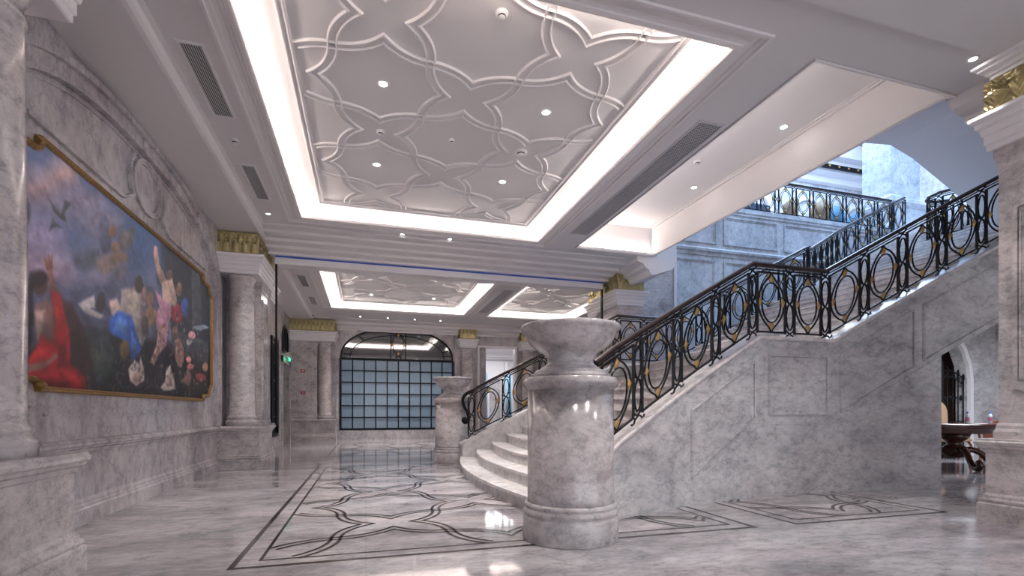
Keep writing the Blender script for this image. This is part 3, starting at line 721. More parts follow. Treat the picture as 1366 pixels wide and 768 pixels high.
def railing(name, label, path, breaks, mod=.66, fine=2, hand=True, loc=None, mat=None, hmat=None, H=1.0, start_pair=True, end_pair=True, hext=(0, 0), group=None, r=.0115):
    mat = mat or IRON; hmat = hmat or RAILM
    P = Path(path); root = thing(name, label, 'railing', loc or tuple(P.at(P.len()/2)), group)
    k = H
    bs = [0]+[P.s[i] for i in breaks]+[P.len()]
    ns = 5 if fine > 1 else 4
    bounds = [bs[0]]
    for a, b_ in zip(bs, bs[1:]):
        n = max(1, round((b_-a)/mod)); bounds += [a+(b_-a)*(i+1)/n for i in range(n)]
    g = .078
    for bi, q in enumerate(bounds):
        m = MB()
        lo = -g if (bi or start_pair) else 0; hi = g
        for e in (-g, g):
            m.tube([P.at(q+e, t*k) for t in (.055, .87)], .019, 4, rot=PI/4, smooth=False)
        for zc_ in (.285, .645):
            m.tube([P.at(q+.056*math.cos(a), (zc_+.175*math.sin(a))*k) for a in [2*PI*i/(18 if fine > 1 else 12) for i in range(18 if fine > 1 else 12)]], r, ns, True, smooth=False)
        for sg in (-1, 1):
            m.tube([P.at(q+sg*x, z*k) for x, z in ((-g, .80), (-.045, .845), (0, .88), (.05, .91), (.085, .95), (.12, .94))], r, ns, smooth=False)
            m.tube([P.at(q+sg*x, z*k) for x, z in ((-g, .13), (-.045, .09), (0, .06), (.05, .035), (.07, .005), (.1, -.0), (.115, .02))], r, ns, smooth=False)
            m.tube([P.at(q+sg*x, z*k) for x, z in ((-g, .40), (0, .465), (g, .53))], r, ns, smooth=False)
        m.build('lattice_post', mat, root)
    for a, b_ in zip(bounds, bounds[1:]):
        c = (a+b_)/2; w = (b_-a)/2-g; s_ = min(1, w/.25)
        m = MB()
        for t in (.865, .072):
            m.tube([P.at(a+g+(2*w)*i/6, t*k) for i in range(7)], .0155, 4, rot=PI/4, smooth=False)
        zc_ = .468
        nn = 26 if fine > 1 else 16
        m.tube([P.at(c+.17*s_*math.cos(2*PI*i/nn), (zc_+.265*math.sin(2*PI*i/nn))*k) for i in range(nn)], r, ns, True, smooth=False)
        q = [(0, .385), (.045, .33), (.12, .265), (.2, .15), (.235, 0)]
        full = q+[(x, -z) for x, z in q[-2::-1]]; full += [(-x, z) for x, z in full[-2:0:-1]]
        full = cr(full, 3 if fine > 1 else 1)
        m.tube([P.at(c+x*s_, (zc_+z)*k) for x, z in full], r*1.1, ns, True, smooth=False)
        pan = m.build('oval_panel', mat, root)
        for dx, dz in ((0, .315), (0, -.315), (-.205, 0), (.205, 0)):
            m = MB()
            sh_ = ((0, .055), (.045, .0), (.03, -.035), (0, -.05), (-.03, -.035), (-.045, 0)) if dz > 0 else (((0, -.055), (.045, 0), (.03, .035), (0, .05), (-.03, .035), (-.045, 0)) if dz < 0 else ((0, .06), (.045, 0), (0, -.06), (-.045, 0)))
            vs = [P.at(c+(dx+x)*s_, (zc_+dz+z)*k, o) for o in (-.006, .006) for x, z in sh_]
            n = len(sh_); vs += [P.at(c+dx*s_, (zc_+dz)*k, -.02), P.at(c+dx*s_, (zc_+dz)*k, .02)]
            fs = [(i, (i+1) % n, n+(i+1) % n, n+i) for i in range(n)]+[(i, (i+1) % n, 2*n) for i in range(n)]+[(n+i, n+(i+1) % n, 2*n+1) for i in range(n)]
            m.add(vs, fs); m.build('lozenge', BRASS, pan)
    if hand:
        m = MB(); n = 0; qs = []
        q = -hext[0]
        qs = sorted({-hext[0], P.len()+hext[1], *P.s, *[P.len()*i/60 for i in range(61)]})
        pr = ((-.034, -.012), (-.036, .012), (-.024, .03), (0, .036), (.024, .03), (.036, .012), (.034, -.012), (.02, -.026), (-.02, -.026))
        vs = [P.at(q, .955*k+z, o) for q in qs for o, z in pr]; L = len(pr)
        fs = [(i*L+j, i*L+(j+1) % L, (i+1)*L+(j+1) % L, (i+1)*L+j) for i in range(len(qs)-1) for j in range(L)]+[tuple(range(L)), tuple((len(qs)-1)*L+j for j in range(L-1, -1, -1))]
        m.add(vs, fs); m.build('handrail', hmat, root)
        m = MB(); m.tube([P.at(q, .905*k) for q in qs if 0 <= q <= P.len()], .011, 4, rot=PI/4, smooth=False); m.build('under_rail', mat, root)
    return root, P
def curb_path(tab, ztab, xs, off):
    return [(x, interp(tab, x)+off, interp(ztab, x)+.002) for x in xs]
xs = xs_of(NYs, 2.2, 10.6, [XL, XL2, XM, XM2]); pth = curb_path(NYs, NZ, xs, .12)
railing('stair_railing', 'black wrought iron stair railing nearest the camera, with brass lozenges and dark handrail', pth, [xs.index(XL), xs.index(XL2), xs.index(XM), xs.index(XM2)], .665, hext=(0, 0))
xs = xs_of(FYs, 2.12, 9.78, [XL, XL2]); pth = curb_path(FYs, FZ, xs, -.1)
fr, FP = railing('stair_railing', 'black iron railing on the far side of the lower stairs ending in a curled newel', pth, [xs.index(XL), xs.index(XL2)], .68)
# curled newel at its foot
p0 = FP.at(0, .955); dr = (FP.at(.3)-FP.at(0)); dr.z = 0; dr.normalize()
m = MB(); pts = [p0+dr*.02, p0-dr*.08+Vector((0, 0, -.03)), p0-dr*.17+Vector((0, 0, -.1)), p0-dr*.205+Vector((0, 0, -.2)), p0-dr*.17+Vector((0, 0, -.32)), p0-dr*.105+Vector((0, 0, -.43)), p0-dr*.07+Vector((0, 0, -.53)), p0-dr*.085+Vector((0, 0, -.62)), p0-dr*.15+Vector((0, 0, -.66)), p0-dr*.2+Vector((0, 0, -.62)), p0-dr*.18+Vector((0, 0, -.57)), p0-dr*.14+Vector((0, 0, -.58))]
pts = smooth([tuple(p) for p in pts], n=5); m.tube(pts, .034, 10); m.ball(tuple(p0-dr*.15+Vector((0, 0, -.6))), .06, .05, .06); m.build('curled_newel', IRON, fr)
xs = xs_of(FYs, 9.85, 16.9, []); pth = curb_path(FYs, FZ, xs, -.1)
railing('stair_railing', 'blue-lit railing climbing the upper flight behind the near handrail', pth, [], .68, fine=1)
pth = [(8.0, 12.2, ZTOP), (16.75, 12.2, ZTOP)]
railing('balcony_railing', 'dark iron balcony railing on the upper floor above the panelled wall', pth, [], .68, fine=1, H=1.05)
# scroll newel rail up on the stairs
pth = [(14.0+.35*math.cos(a), 9.2+.35*math.sin(a), 5.62) for a in [1.2*PI-PI*1.1*i/7+.0 for i in range(8)]]
zb = 4.98
pth = [(12.95, 8.12, zb), (12.75, 8.3, zb), (12.5, 8.3, zb), (12.32, 8.12, zb), (12.28, 7.9, zb), (12.38, 7.68, zb), (12.6, 7.58, zb+.03), (13.3, 7.5, zb+.32), (14.4, 7.4, zb+.85), (15.6, 7.3, zb+1.42)]
railing('newel_railing', 'short curved railing with rounded end high up beside the sloping soffit', pth, [6], .5, fine=1, H=1.06)
mb = MB(); mb.prism([(12.45, 4.6), (15.8, 6.2), (15.8, zb+1.515), (12.6, zb), (12.45, zb)], 'y', 7.2, 7.68); ntrim += 1; struct('trim_%d' % ntrim, mb, UPM)
PAINT=[
 ([(496,220),(532,231),(570,230),(617,245),(672,275),(752,274),(800,266),(800,202),(496,163)],(78,84,110),12.6),
 ([(564,243),(558,236),(542,227),(522,221),(503,218),(490,218),(486,222),(490,228),(503,236),(522,243),(542,247),(558,248)],(128,112,132),27.0),
 ([(539,310),(536,302),(527,294),(514,287),(503,284),(495,285),(492,290),(495,297),(503,305),(514,312),(527,316),(536,315)],(146,124,130),19.8),
 ([(575,338),(571,328),(562,319),(550,312),(539,309),(531,310),(528,316),(531,325),(539,334),(550,341),(562,345),(571,344)],(152,130,132),18.0),
 ([(628,334),(620,323),(599,310),(573,298),(550,291),(535,290),(529,294),(535,302),(550,313),(573,325),(599,334),(620,338)],(112,106,126),23.4),
 ([(668,328),(661,318),(643,305),(620,296),(599,290),(585,290),(580,295),(585,304),(599,315),(620,325),(643,332),(661,333)],(105,104,122),23.4),
 ([(547,269),(543,261),(532,253),(517,247),(503,244),(493,245),(490,250),(493,256),(503,264),(517,271),(532,274),(543,274)],(120,112,138),27.0),
 ([(741,317),(735,301),(720,287),(700,278),(681,277),(668,282),(664,293),(668,306),(681,319),(700,329),(720,333),(735,328)],(70,92,128),21.6),
 ([(526,298),(542,291),(546,289),(552,305),(563,306),(552,292),(555,285),(545,285),(534,288)],(72,76,80),2.7),
 ([(532,284),(539,279),(550,279),(539,275),(529,267),(534,277)],(78,84,92),2.7),
 ([(501,275),(501,269),(499,264),(498,262),(496,263),(494,267),(494,272),(494,278),(496,283),(498,285),(499,284),(501,281)],(38,44,48),7.2),
 ([(775,337),(827,349),(887,351),(988,347),(998,140),(841,135),(813,224),(785,282)],(30,40,54),10.8),
 ([(856,342),(850,332),(834,322),(813,314),(794,311),(780,312),(775,318),(780,326),(794,336),(813,344),(834,349),(850,348)],(38,52,66),10.8),
 ([(792,299),(790,288),(784,280),(775,275),(767,276),(761,281),(759,290),(761,300),(767,308),(775,313),(784,313),(790,308)],(48,66,96),10.8),
 ([(496,163),(577,192),(639,195),(775,206),(1031,232),(1031,123),(496,116)],(28,31,38),10.8),
 ([(582,188),(606,194),(635,191),(647,173),(606,163),(583,171)],(44,50,54),5.4),
 ([(643,157),(639,151),(628,146),(613,144),(599,144),(589,148),(586,152),(589,158),(599,163),(613,166),(628,166),(639,163)],(46,56,56),9.0),
 ([(644,167),(641,164),(634,162),(624,160),(614,160),(608,161),(605,163),(608,165),(614,168),(624,169),(634,170),(641,169)],(58,70,68),7.2),
 ([(610,167),(609,163),(605,160),(599,159),(594,159),(590,161),(589,165),(590,168),(594,171),(599,173),(605,173),(609,171)],(62,66,62),7.2),
 ([(897,335),(939,339),(950,245),(900,240)],(58,64,76),3.6),
 ([(496,220),(505,211),(508,188),(503,164),(496,149)],(26,24,34),4.5),
 ([(547,213),(564,212),(578,198),(596,176),(605,141),(559,142)],(50,36,42),5.4),
 ([(564,255),(583,271),(613,277),(624,265),(599,255),(586,249),(570,248)],(80,86,104),7.2),
 ([(615,310),(628,318),(641,305),(638,284),(620,275),(613,291)],(84,90,112),6.3),
 ([(653,310),(651,306),(647,302),(642,299),(637,298),(633,300),(632,303),(633,307),(637,311),(642,314),(647,315),(651,314)],(128,100,92),4.5),
 ([(652,273),(649,267),(640,261),(628,257),(617,255),(609,256),(607,260),(609,266),(617,272),(628,276),(640,278),(649,277)],(122,108,104),7.2),
 ([(680,290),(677,284),(669,278),(658,274),(647,272),(639,273),(637,277),(639,282),(647,287),(658,291),(669,294),(677,293)],(118,98,90),6.3),
 ([(690,313),(688,306),(681,300),(672,295),(664,294),(657,297),(655,302),(657,308),(664,315),(672,319),(681,321),(688,319)],(104,100,100),7.2),
 ([(677,272),(674,265),(668,259),(659,256),(651,255),(645,258),(643,263),(645,269),(651,275),(659,279),(668,280),(674,278)],(92,92,106),7.2),
 ([(659,294),(657,291),(654,287),(649,285),(644,284),(640,285),(639,288),(640,291),(644,295),(649,297),(654,298),(657,297)],(135,108,98),3.6),
 ([(681,323),(696,331),(690,313),(677,305)],(92,92,92),3.6),
 ([(573,214),(604,229),(607,218),(596,214),(622,212),(617,207),(589,207)],(168,162,164),2.7),
 ([(605,219),(615,235),(624,236),(628,223),(615,213)],(44,48,58),3.6),
 ([(509,200),(527,209),(541,196),(543,169),(533,154),(518,163),(510,177)],(98,74,72),4.5),
 ([(510,195),(523,198),(520,178),(512,168)],(150,128,124),4.5),
 ([(527,233),(533,236),(539,222),(549,210),(537,207),(529,220)],(118,84,78),2.7),
 ([(521,241),(524,243),(527,240),(528,247),(530,247),(531,242),(533,249),(535,249),(534,235),(526,232)],(128,92,82),1.8),
 ([(527,219),(525,214),(522,211),(517,209),(512,208),(509,211),(507,214),(509,218),(512,222),(517,224),(522,224),(525,222)],(84,60,60),3.6),
 ([(528,226),(526,222),(521,218),(515,216),(509,215),(504,217),(503,220),(504,224),(509,227),(515,230),(521,231),(526,229)],(44,36,42),4.5),
 ([(510,217),(509,213),(508,210),(506,208),(504,209),(502,211),(501,215),(502,219),(504,222),(506,223),(508,223),(509,220)],(42,34,40),3.6),
 ([(531,216),(545,217),(560,185),(562,155),(588,144),(590,131),(498,131),(498,149),(518,175),(535,171),(538,192)],(136,28,36),4.5),
 ([(517,139),(564,139),(547,132),(512,132)],(84,18,28),5.4),
 ([(540,169),(554,177),(555,155),(543,150)],(92,20,30),5.4),
 ([(537,206),(543,204),(550,183),(543,179)],(160,44,46),3.6),
 ([(503,153),(517,166),(527,164),(512,151)],(165,40,44),5.4),
 ([(547,149),(570,146),(583,136),(559,139)],(160,40,44),5.4),
 ([(498,149),(527,155),(539,163),(542,159),(522,147),(498,143)],(108,80,76),2.7),
 ([(635,230),(651,236),(665,225),(659,211),(639,215)],(168,148,142),3.6),
 ([(662,248),(705,263),(725,246),(732,211),(718,190),(683,203),(660,223)],(142,134,134),4.5),
 ([(672,247),(700,255),(710,234),(681,228)],(168,158,150),4.5),
 ([(708,242),(726,241),(730,207),(715,196)],(96,90,94),4.5),
 ([(720,268),(718,263),(713,258),(708,255),(702,255),(697,258),(696,263),(697,268),(702,273),(708,276),(713,276),(718,273)],(50,42,46),3.6),
 ([(730,258),(729,252),(726,248),(722,245),(718,246),(715,249),(713,254),(715,259),(718,264),(722,266),(726,266),(729,263)],(120,100,96),2.7),
 ([(654,223),(688,222),(715,187),(692,168),(672,189),(634,196),(634,208)],(46,84,158),4.5),
 ([(654,216),(674,215),(676,198),(645,201)],(88,130,194),5.4),
 ([(686,204),(700,194),(696,176),(685,188)],(74,112,178),3.6),
 ([(682,182),(680,176),(676,171),(670,169),(664,170),(659,174),(658,179),(659,185),(664,190),(670,193),(676,192),(680,188)],(98,78,52),3.6),
 ([(751,324),(756,328),(763,327),(770,307),(790,296),(808,283),(785,275),(761,294),(751,313)],(168,140,130),1.8),
 ([(778,285),(813,302),(830,283),(809,257),(781,256)],(172,150,140),3.6),
 ([(817,306),(816,302),(811,298),(805,296),(800,295),(795,297),(794,300),(795,304),(800,308),(805,310),(811,311),(816,310)],(98,78,72),2.7),
 ([(755,270),(794,261),(823,256),(800,232),(795,202),(770,188),(763,216),(755,233),(769,251)],(164,122,144),3.6),
 ([(769,228),(789,227),(773,190),(752,170),(739,174),(759,197)],(152,122,114),2.7),
 ([(751,256),(749,250),(745,245),(740,242),(734,243),(730,246),(729,251),(730,256),(734,261),(740,264),(745,264),(749,261)],(122,94,88),3.6),
 ([(762,237),(759,230),(752,223),(743,220),(734,220),(727,224),(725,230),(727,237),(734,243),(743,247),(752,247),(759,244)],(120,98,82),4.5),
 ([(735,219),(734,212),(730,206),(725,204),(720,205),(716,209),(715,215),(716,222),(720,227),(725,230),(730,229),(734,225)],(70,60,60),4.5),
 ([(856,294),(854,288),(849,284),(843,281),(836,281),(832,283),(830,288),(832,294),(836,298),(843,301),(849,302),(854,299)],(116,92,82),2.7),
 ([(857,258),(854,250),(845,243),(833,239),(821,239),(812,243),(809,249),(812,257),(821,264),(833,268),(845,269),(854,265)],(124,42,54),3.6),
 ([(884,272),(882,264),(875,257),(867,254),(858,254),(852,258),(850,265),(852,273),(858,280),(867,284),(875,284),(882,279)],(44,72,132),3.6),
 ([(833,273),(831,268),(827,263),(821,261),(816,261),(812,264),(811,268),(812,274),(816,278),(821,281),(827,281),(831,278)],(140,120,116),3.6),
 ([(813,227),(982,232),(982,195),(813,191)],(54,60,68),4.5),
 ([(986,258),(980,255),(964,251),(943,247),(923,244),(909,244),(904,245),(909,248),(923,251),(943,255),(964,258),(980,259)],(116,126,142),2.7),
 ([(916,234),(914,230),(907,227),(899,225),(891,225),(885,226),(882,229),(885,233),(891,236),(899,238),(907,239),(914,237)],(188,132,144),2.7),
 ([(900,221),(899,218),(894,216),(887,215),(881,214),(876,215),(874,217),(876,220),(881,222),(887,223),(894,224),(899,223)],(150,150,160),2.7),
 ([(897,192),(895,190),(891,187),(884,186),(878,186),(873,188),(871,190),(873,192),(878,195),(884,196),(891,196),(895,195)],(176,110,112),2.7),
 ([(906,182),(904,179),(898,177),(891,176),(883,176),(878,177),(876,179),(878,182),(883,184),(891,186),(898,186),(904,184)],(150,84,84),2.7),
 ([(970,169),(966,165),(956,162),(943,160),(930,161),(921,163),(918,166),(921,170),(930,173),(943,175),(956,175),(966,173)],(122,52,48),3.6),
 ([(984,189),(982,185),(976,182),(968,180),(960,180),(954,183),(952,186),(954,190),(960,193),(968,195),(976,194),(982,192)],(150,120,90),3.6),
 ([(897,159),(894,156),(884,154),(871,153),(859,153),(850,154),(847,156),(850,158),(859,160),(871,162),(884,162),(894,161)],(96,80,60),3.6),
 ([(864,197),(861,187),(854,179),(844,176),(835,178),(828,184),(826,193),(828,202),(835,210),(844,214),(854,212),(861,206)],(128,96,88),3.6),
 ([(851,213),(850,210),(844,207),(837,205),(830,205),(825,206),(823,209),(825,213),(830,215),(837,217),(844,218),(850,216)],(122,92,84),2.7),
 ([(838,228),(837,223),(833,219),(827,217),(821,217),(817,220),(816,224),(817,229),(821,233),(827,235),(833,235),(837,232)],(96,66,64),2.7),
 ([(897,164),(895,158),(889,153),(881,151),(873,153),(867,157),(865,162),(867,168),(873,173),(881,175),(889,174),(895,170)],(104,76,72),3.6),
 ([(679,160),(695,172),(708,168),(711,177),(722,165),(722,148),(700,141),(683,147)],(170,154,150),2.7),
 ([(713,152),(712,149),(708,147),(702,146),(696,146),(692,148),(690,151),(692,154),(696,156),(702,157),(708,157),(712,155)],(140,118,110),2.7),
 ([(773,143),(790,153),(792,166),(808,176),(821,159),(830,142),(781,138)],(166,156,152),2.7),
 ([(813,154),(812,150),(808,148),(803,146),(798,147),(794,149),(792,153),(794,156),(798,159),(803,160),(808,160),(812,157)],(130,112,108),2.7),
]
# ------------------------------------------------------------------ painting
pt = thing('painting', 'large baroque oil painting in a notched gilt frame on the left marble wall', 'painting', (XW, 7.35, 1.25))
def notched(o):
    e0, e1, m0, m1 = 4.72, 9.98, 5.12, 9.5; zb, zt_, zb2, zt2 = 1.27, 3.44, 1.35, 3.33
    L = [(e0+.16, zb2), (m0-.05, zb2), (m0, zb2-.02), (m0+.02, zb), (m1-.02, zb), (m1, zb2-.02), (m1+.05, zb2), (e1-.16, zb2), (e1-.13, zb2+.1), (e1, zb2+.2),
         (e1, zt2-.2), (e1-.13, zt2-.1), (e1-.16, zt2), (m1+.05, zt2), (m1, zt2+.02), (m1-.02, zt_), (m0+.02, zt_), (m0, zt2+.02), (m0-.05, zt2), (e0+.16, zt2), (e0+.13, zt2-.1), (e0, zt2-.2), (e0, zb2+.2), (e0+.13, zb2+.1)]
    return offset_poly(L, o, True)
m = MB()
pr = [(0, .0), (0, .05), (.012, .066), (.024, .055), (.034, .062), (.05, .04), (.05, .02)]
ring = [[(XW+h, *p) for p in notched(o)] for o, h in pr]; n = len(ring[0])
m.add([p for r_ in ring for p in r_], [(k*n+i, k*n+(i+1) % n, (k+1)*n+(i+1) % n, (k+1)*n+i) for k in range(len(ring)-1) for i in range(n)])
for c in ((5.14, 3.40), (5.14, 1.33), (9.48, 3.40), (9.48, 1.33)):
    m.ball((XW+.05, c[0], c[1]), .025, .07, .022); m.ball((XW+.055, c[0], c[1]), .02, .03, .035)
m.build('frame', FRAMEG, pt)
def canvas():
    NU, NV = 460, 200; y0, y1, z0, z1 = 4.70, 10.0, 1.25, 3.46
    Y, Z = np.meshgrid(np.linspace(y0, y1, NU), np.linspace(z0, z1, NV))
    rng = np.random.RandomState(3)
    def noise(fy, fz, octs=4, seed=0):
        r = np.random.RandomState(seed); out = 0; a = 1.
        for o in range(octs):
            gy, gz = int(fy*2**o)+2, int(fz*2**o)+2; g = r.rand(gz+1, gy+1)
            u = (Y-y0)/(y1-y0)*(gy-1); v = (Z-z0)/(z1-z0)*(gz-1); iu = u.astype(int); iv = v.astype(int); fu = u-iu; fv = v-iv
            fu = fu*fu*(3-2*fu); fv = fv*fv*(3-2*fv)
            out = out+a*((g[iv, iu]*(1-fu)+g[iv, iu+1]*fu)*(1-fv)+(g[iv+1, iu]*(1-fu)+g[iv+1, iu+1]*fu)*fv-.5); a *= .5
        return out
    t = np.clip((Z-1.9)/1.5, 0, 1)[..., None]; s_ = np.clip((Y-5)/5, 0, 1)[..., None]
    top = np.array([92, 110, 148.])*(1-s_)+np.array([56, 84, 128.])*s_; hor = np.array([158, 142, 160.])*(1-s_)+np.array([100, 116, 146.])*s_
    img = hor*(1-t)+top*t
    n1 = noise(9, 5, 5, 1)[..., None]; img = img+n1*np.array([34, 22, 16.])
    wob = noise(26, 14, 3, 5); wob2 = noise(26, 14, 3, 6)
    for pi_, (pts, col, sf) in enumerate(PAINT):
        if 1 <= pi_ <= 6: col = tuple(min(255, c*1.16+4) for c in col)
        P = np.array(pts, float)/100.; yy = Y+wob*.022; zz = Z+wob2*.018
        c = P.mean(0); ins = np.zeros(Y.shape, bool); dist = np.full(Y.shape, 1e9)
        soft = sf*.0105
        bb = (yy > P[:, 0].min()-soft*2) & (yy < P[:, 0].max()+soft*2) & (zz > P[:, 1].min()-soft*2) & (zz < P[:, 1].max()+soft*2)
        ys, zs = yy[bb], zz[bb]; ii = np.zeros(ys.shape, bool); dd = np.full(ys.shape, 1e9)
        for (ay, az), (by, bz) in zip(P, np.roll(P, -1, 0)):
            cnd = ((az > zs) != (bz > zs)) & (ys < (by-ay)*(zs-az)/(bz-az+1e-12)+ay); ii ^= cnd
            L2 = (by-ay)**2+(bz-az)**2+1e-9; k = np.clip(((ys-ay)*(by-ay)+(zs-az)*(bz-az))/L2, 0, 1)
            dd = np.minimum(dd, np.hypot(ys-ay-k*(by-ay), zs-az-k*(bz-az)))
        sd = np.where(ii, dd, -dd); al = np.clip(.5+sd/max(soft, .012), 0, 1)
        # modelling: brush tone varies over the shape (pattern of the paint itself)
        size = max(.05, float(np.ptp(P[:, 1])))
        tone = 1+.30*(zs-c[1])/size+.22*(c[0]-ys)/max(.05, float(np.ptp(P[:, 0])))*.8
        tx = noise(60, 30, 2, 9)[bb]*.22+noise(30, 18, 3, 12)[bb]*.25
        C = np.array(col, float)[None]*(np.clip(tone+tx, .45, 1.5))[:, None]
        img[bb] = img[bb]*(1-al[:, None])+C*al[:, None]
    pal = [(120, 95, 85), (92, 70, 62), (60, 76, 92), (152, 132, 126), (98, 44, 48), (46, 56, 52), (40, 44, 52), (80, 60, 52), (110, 104, 104)]
    for k in range(420):
        right = k % 5 < 3
        cy = rng.uniform(7.6, 9.85) if right else rng.uniform(5.9, 7.8); cz = rng.uniform(1.36, 2.55) if right else rng.uniform(1.32, 1.85)
        if right and cz > 2.75-abs(cy-8.7)*.5: continue
        ry, rz, an = rng.uniform(.015, .07), rng.uniform(.01, .03), rng.uniform(-1.2, 1.2)
        col = np.array(pal[rng.randint(len(pal))] if right else pal[[5, 6, 2, 7][rng.randint(4)]], float)
        dy, dz = (Y-cy)*math.cos(an)+(Z-cz)*math.sin(an), (Z-cz)*math.cos(an)-(Y-cy)*math.sin(an)
        al = np.clip(1.4-((dy/ry)**2+(dz/rz)**2), 0, 1)[..., None]*.55
        img = img*(1-al)+col*al
    img = img*(1+.10*noise(110, 60, 2, 21)[..., None])
    img = np.clip(img, 4, 235)/255.; lin_ = 1.3*np.where(img <= .04045, img/12.92, ((img+.055)/1.055)**2.4)
    me = bpy.data.meshes.new('canvas'); o = wloc(pt)
    X = np.full(Y.shape, XW+.028)
    V = np.stack([X-o.x, Y-o.y, Z-o.z], -1).reshape(-1, 3)
    # keep only quads inside the notched outline
    N = np.array(notched(.03)); cy, cz = (Y[:-1, :-1]+Y[1:, 1:])/2, (Z[:-1, :-1]+Z[1:, 1:])/2; ii = np.zeros(cy.shape, bool)
    for (ay, az), (by, bz) in zip(N, np.roll(N, -1, 0)): ii ^= ((az > cz) != (bz > cz)) & (cy < (by-ay)*(cz-az)/(bz-az+1e-12)+ay)
    jj, kk = np.nonzero(ii); a = jj*NU+kk
    F = np.stack([a, a+1, a+NU+1, a+NU], -1)
    me.vertices.add(len(V)); me.vertices.foreach_set('co', V.ravel()); me.loops.add(F.size); me.loops.foreach_set('vertex_index', F.ravel().astype(np.int32))
    me.polygons.add(len(F)); me.polygons.foreach_set('loop_start', np.arange(0, F.size, 4, dtype=np.int32)); me.update(calc_edges=True)
    at = me.color_attributes.new('paint', 'FLOAT_COLOR', 'POINT'); c4 = np.ones((len(V), 4)); c4[:, :3] = lin_.reshape(-1, 3); at.data.foreach_set('color', c4.ravel().astype(np.float32))
    mt, nt, bs = newmat('oil_paint'); an = nt.nodes.new('ShaderNodeAttribute'); an.attribute_name = 'paint'
    nt.links.new(an.outputs['Color'], bs.inputs['Base Color']); bs.inputs['Roughness'].default_value = .5; bs.inputs['Specular IOR Level'].default_value = .3
    me.materials.append(mt); link('canvas', me, pt)
canvas()

# ------------------------------------------------------------------ arched window in the back wall
def arch(x0, x1, zs, zt_, z0, n=32, p=2.15):
    c, hw = (x0+x1)/2, (x1-x0)/2; out = [(x0, z0)]
    for k in range(n+1):
        a = PI*k/n; co, si = math.cos(a), math.sin(a); out.append((c-hw*math.copysign(abs(co)**(2/p), co), zs+(zt_-zs)*abs(si)**(2/p)))
    return out+[(x1, z0)]
WX0, WX1 = -.98, 3.53
m = MB(); A = arch(WX0, WX1, 3.25, 4.50, 3.2); n = len(A)      # marble spandrel closing the rectangular hole round the arch
top = [(p[0], 4.62) for p in A]; top[0] = (WX0-.06, 3.2); top[1] = (WX0-.06, 3.3); top[-1] = (WX1+.06, 3.2); top[-2] = (WX1+.06, 3.3)
m.strip(top, A, 'y', YB, YB+.25)
Ao, Ai = arch(WX0-.16, WX1+.16, 3.25, 4.62, .3), arch(WX0-.05, WX1+.05, 3.25, 4.54, .3)
m.strip(Ao, Ai, 'y', YB-.05, YB); ntrim += 1; struct('trim_%d' % ntrim, m, WALLM)
w = tag(link('window_1', None, None, (1.27, YB+.1, .38)), kind='structure')
m = MB(); fo, fi = arch(WX0, WX1, 3.25, 4.50, .38), arch(WX0+.06, WX1-.06, 3.25, 4.44, .44)
m.strip(fo, fi, 'y', YB+.04, YB+.12); m.box(WX0, WX1, YB+.04, YB+.12, .38, .44); m.box(WX0, WX1, YB+.03, YB+.13, 3.16, 3.25); m.build('window_frame', IRON, w)
m = MB(); m.box(WX0, WX1, YB+.10, YB+.12, .40, 3.2); m.build('frosted_panes', PANE, w)
m = MB()
for i in range(1, 10): x = lerp(WX0+.03, WX1-.03, i/10); m.box(x-.022, x+.022, YB+.045, YB+.105, .4, 3.2)
for j in range(1, 6): z = lerp(.41, 3.2, j/6); m.box(WX0, WX1, YB+.047, YB+.103, z-.022, z+.022)
m.build('glazing_bars', IRON, w)
m = MB(); m.add([(p[0], YB+.11, p[1]) for p in arch(WX0+.02, WX1-.02, 3.25, 4.48, 3.2)], [tuple(range(len(fo)))]); m.build('lunette_glass', MIRR, w)
m = MB(); cx = (WX0+WX1)/2; tb = lambda pts, r_=.012, cl=False: m.tube([(p[0], YB+.07, p[1]) for p in pts], r_, 5, cl, up=Vector((0, 1, 0)))
tb([(cx-.3, 3.2), (cx-.3, 4.46)], .016); tb([(cx+.3, 3.2), (cx+.3, 4.46)], .016)
tb(arch(WX0+.38, WX1-.38, 3.25, 4.2, 3.2), .012); tb([(WX0+.05, 3.42), (WX0+.45, 3.42)]); tb([(WX1-.05, 3.42), (WX1-.45, 3.42)])
for a in (.35, .8): 
    for sg in (-1, 1): tb([(cx+sg*2.2*math.cos(a), 3.25+1.2*math.sin(a)), (cx+sg*1.88*math.cos(a), 3.25+.93*math.sin(a))])
for rx, rz in ((.22, .36), (.27, .42)): tb([(cx+rx*math.cos(2*PI*i/28), 3.84+rz*math.sin(2*PI*i/28)) for i in range(28)], .010, True)
for sg in (-1, 1):
    tb(smooth([(cx-.12, 3.22+ (0 if sg < 0 else 1.24)), (cx, 3.36 if sg < 0 else 4.32), (cx+.12, 3.22+(0 if sg < 0 else 1.24))])); tb(smooth([(cx-.13*1, 3.84+sg*.55), (cx, 3.84+sg*.43), (cx+.13, 3.84+sg*.55)]))
m.build('tracery', IRON, w)
m = MB()
for dx, dz in ((0, .39), (0, -.39), (.245, 0), (-.245, 0)): m.prism([(cx+dx, 3.84+dz+.07), (cx+dx+.05, 3.84+dz), (cx+dx, 3.84+dz-.07), (cx+dx-.05, 3.84+dz)], 'y', YB+.05, YB+.09)
m.build('brass_lozenges', BRASS, w)
m = MB(); m.box(-2.6, 5.0, YB+.32, YB+.4, 0, 5.5); m.box(-1.12, 3.65, YB-.03, YB+.3, .27, .36); m.box(-1.12, 4.6, YB-.05, YB, 0, .14); m.box(-1.12, 4.6, YB-.03, YB, .14, .27); struct('baseboard_back', m, WALLM)
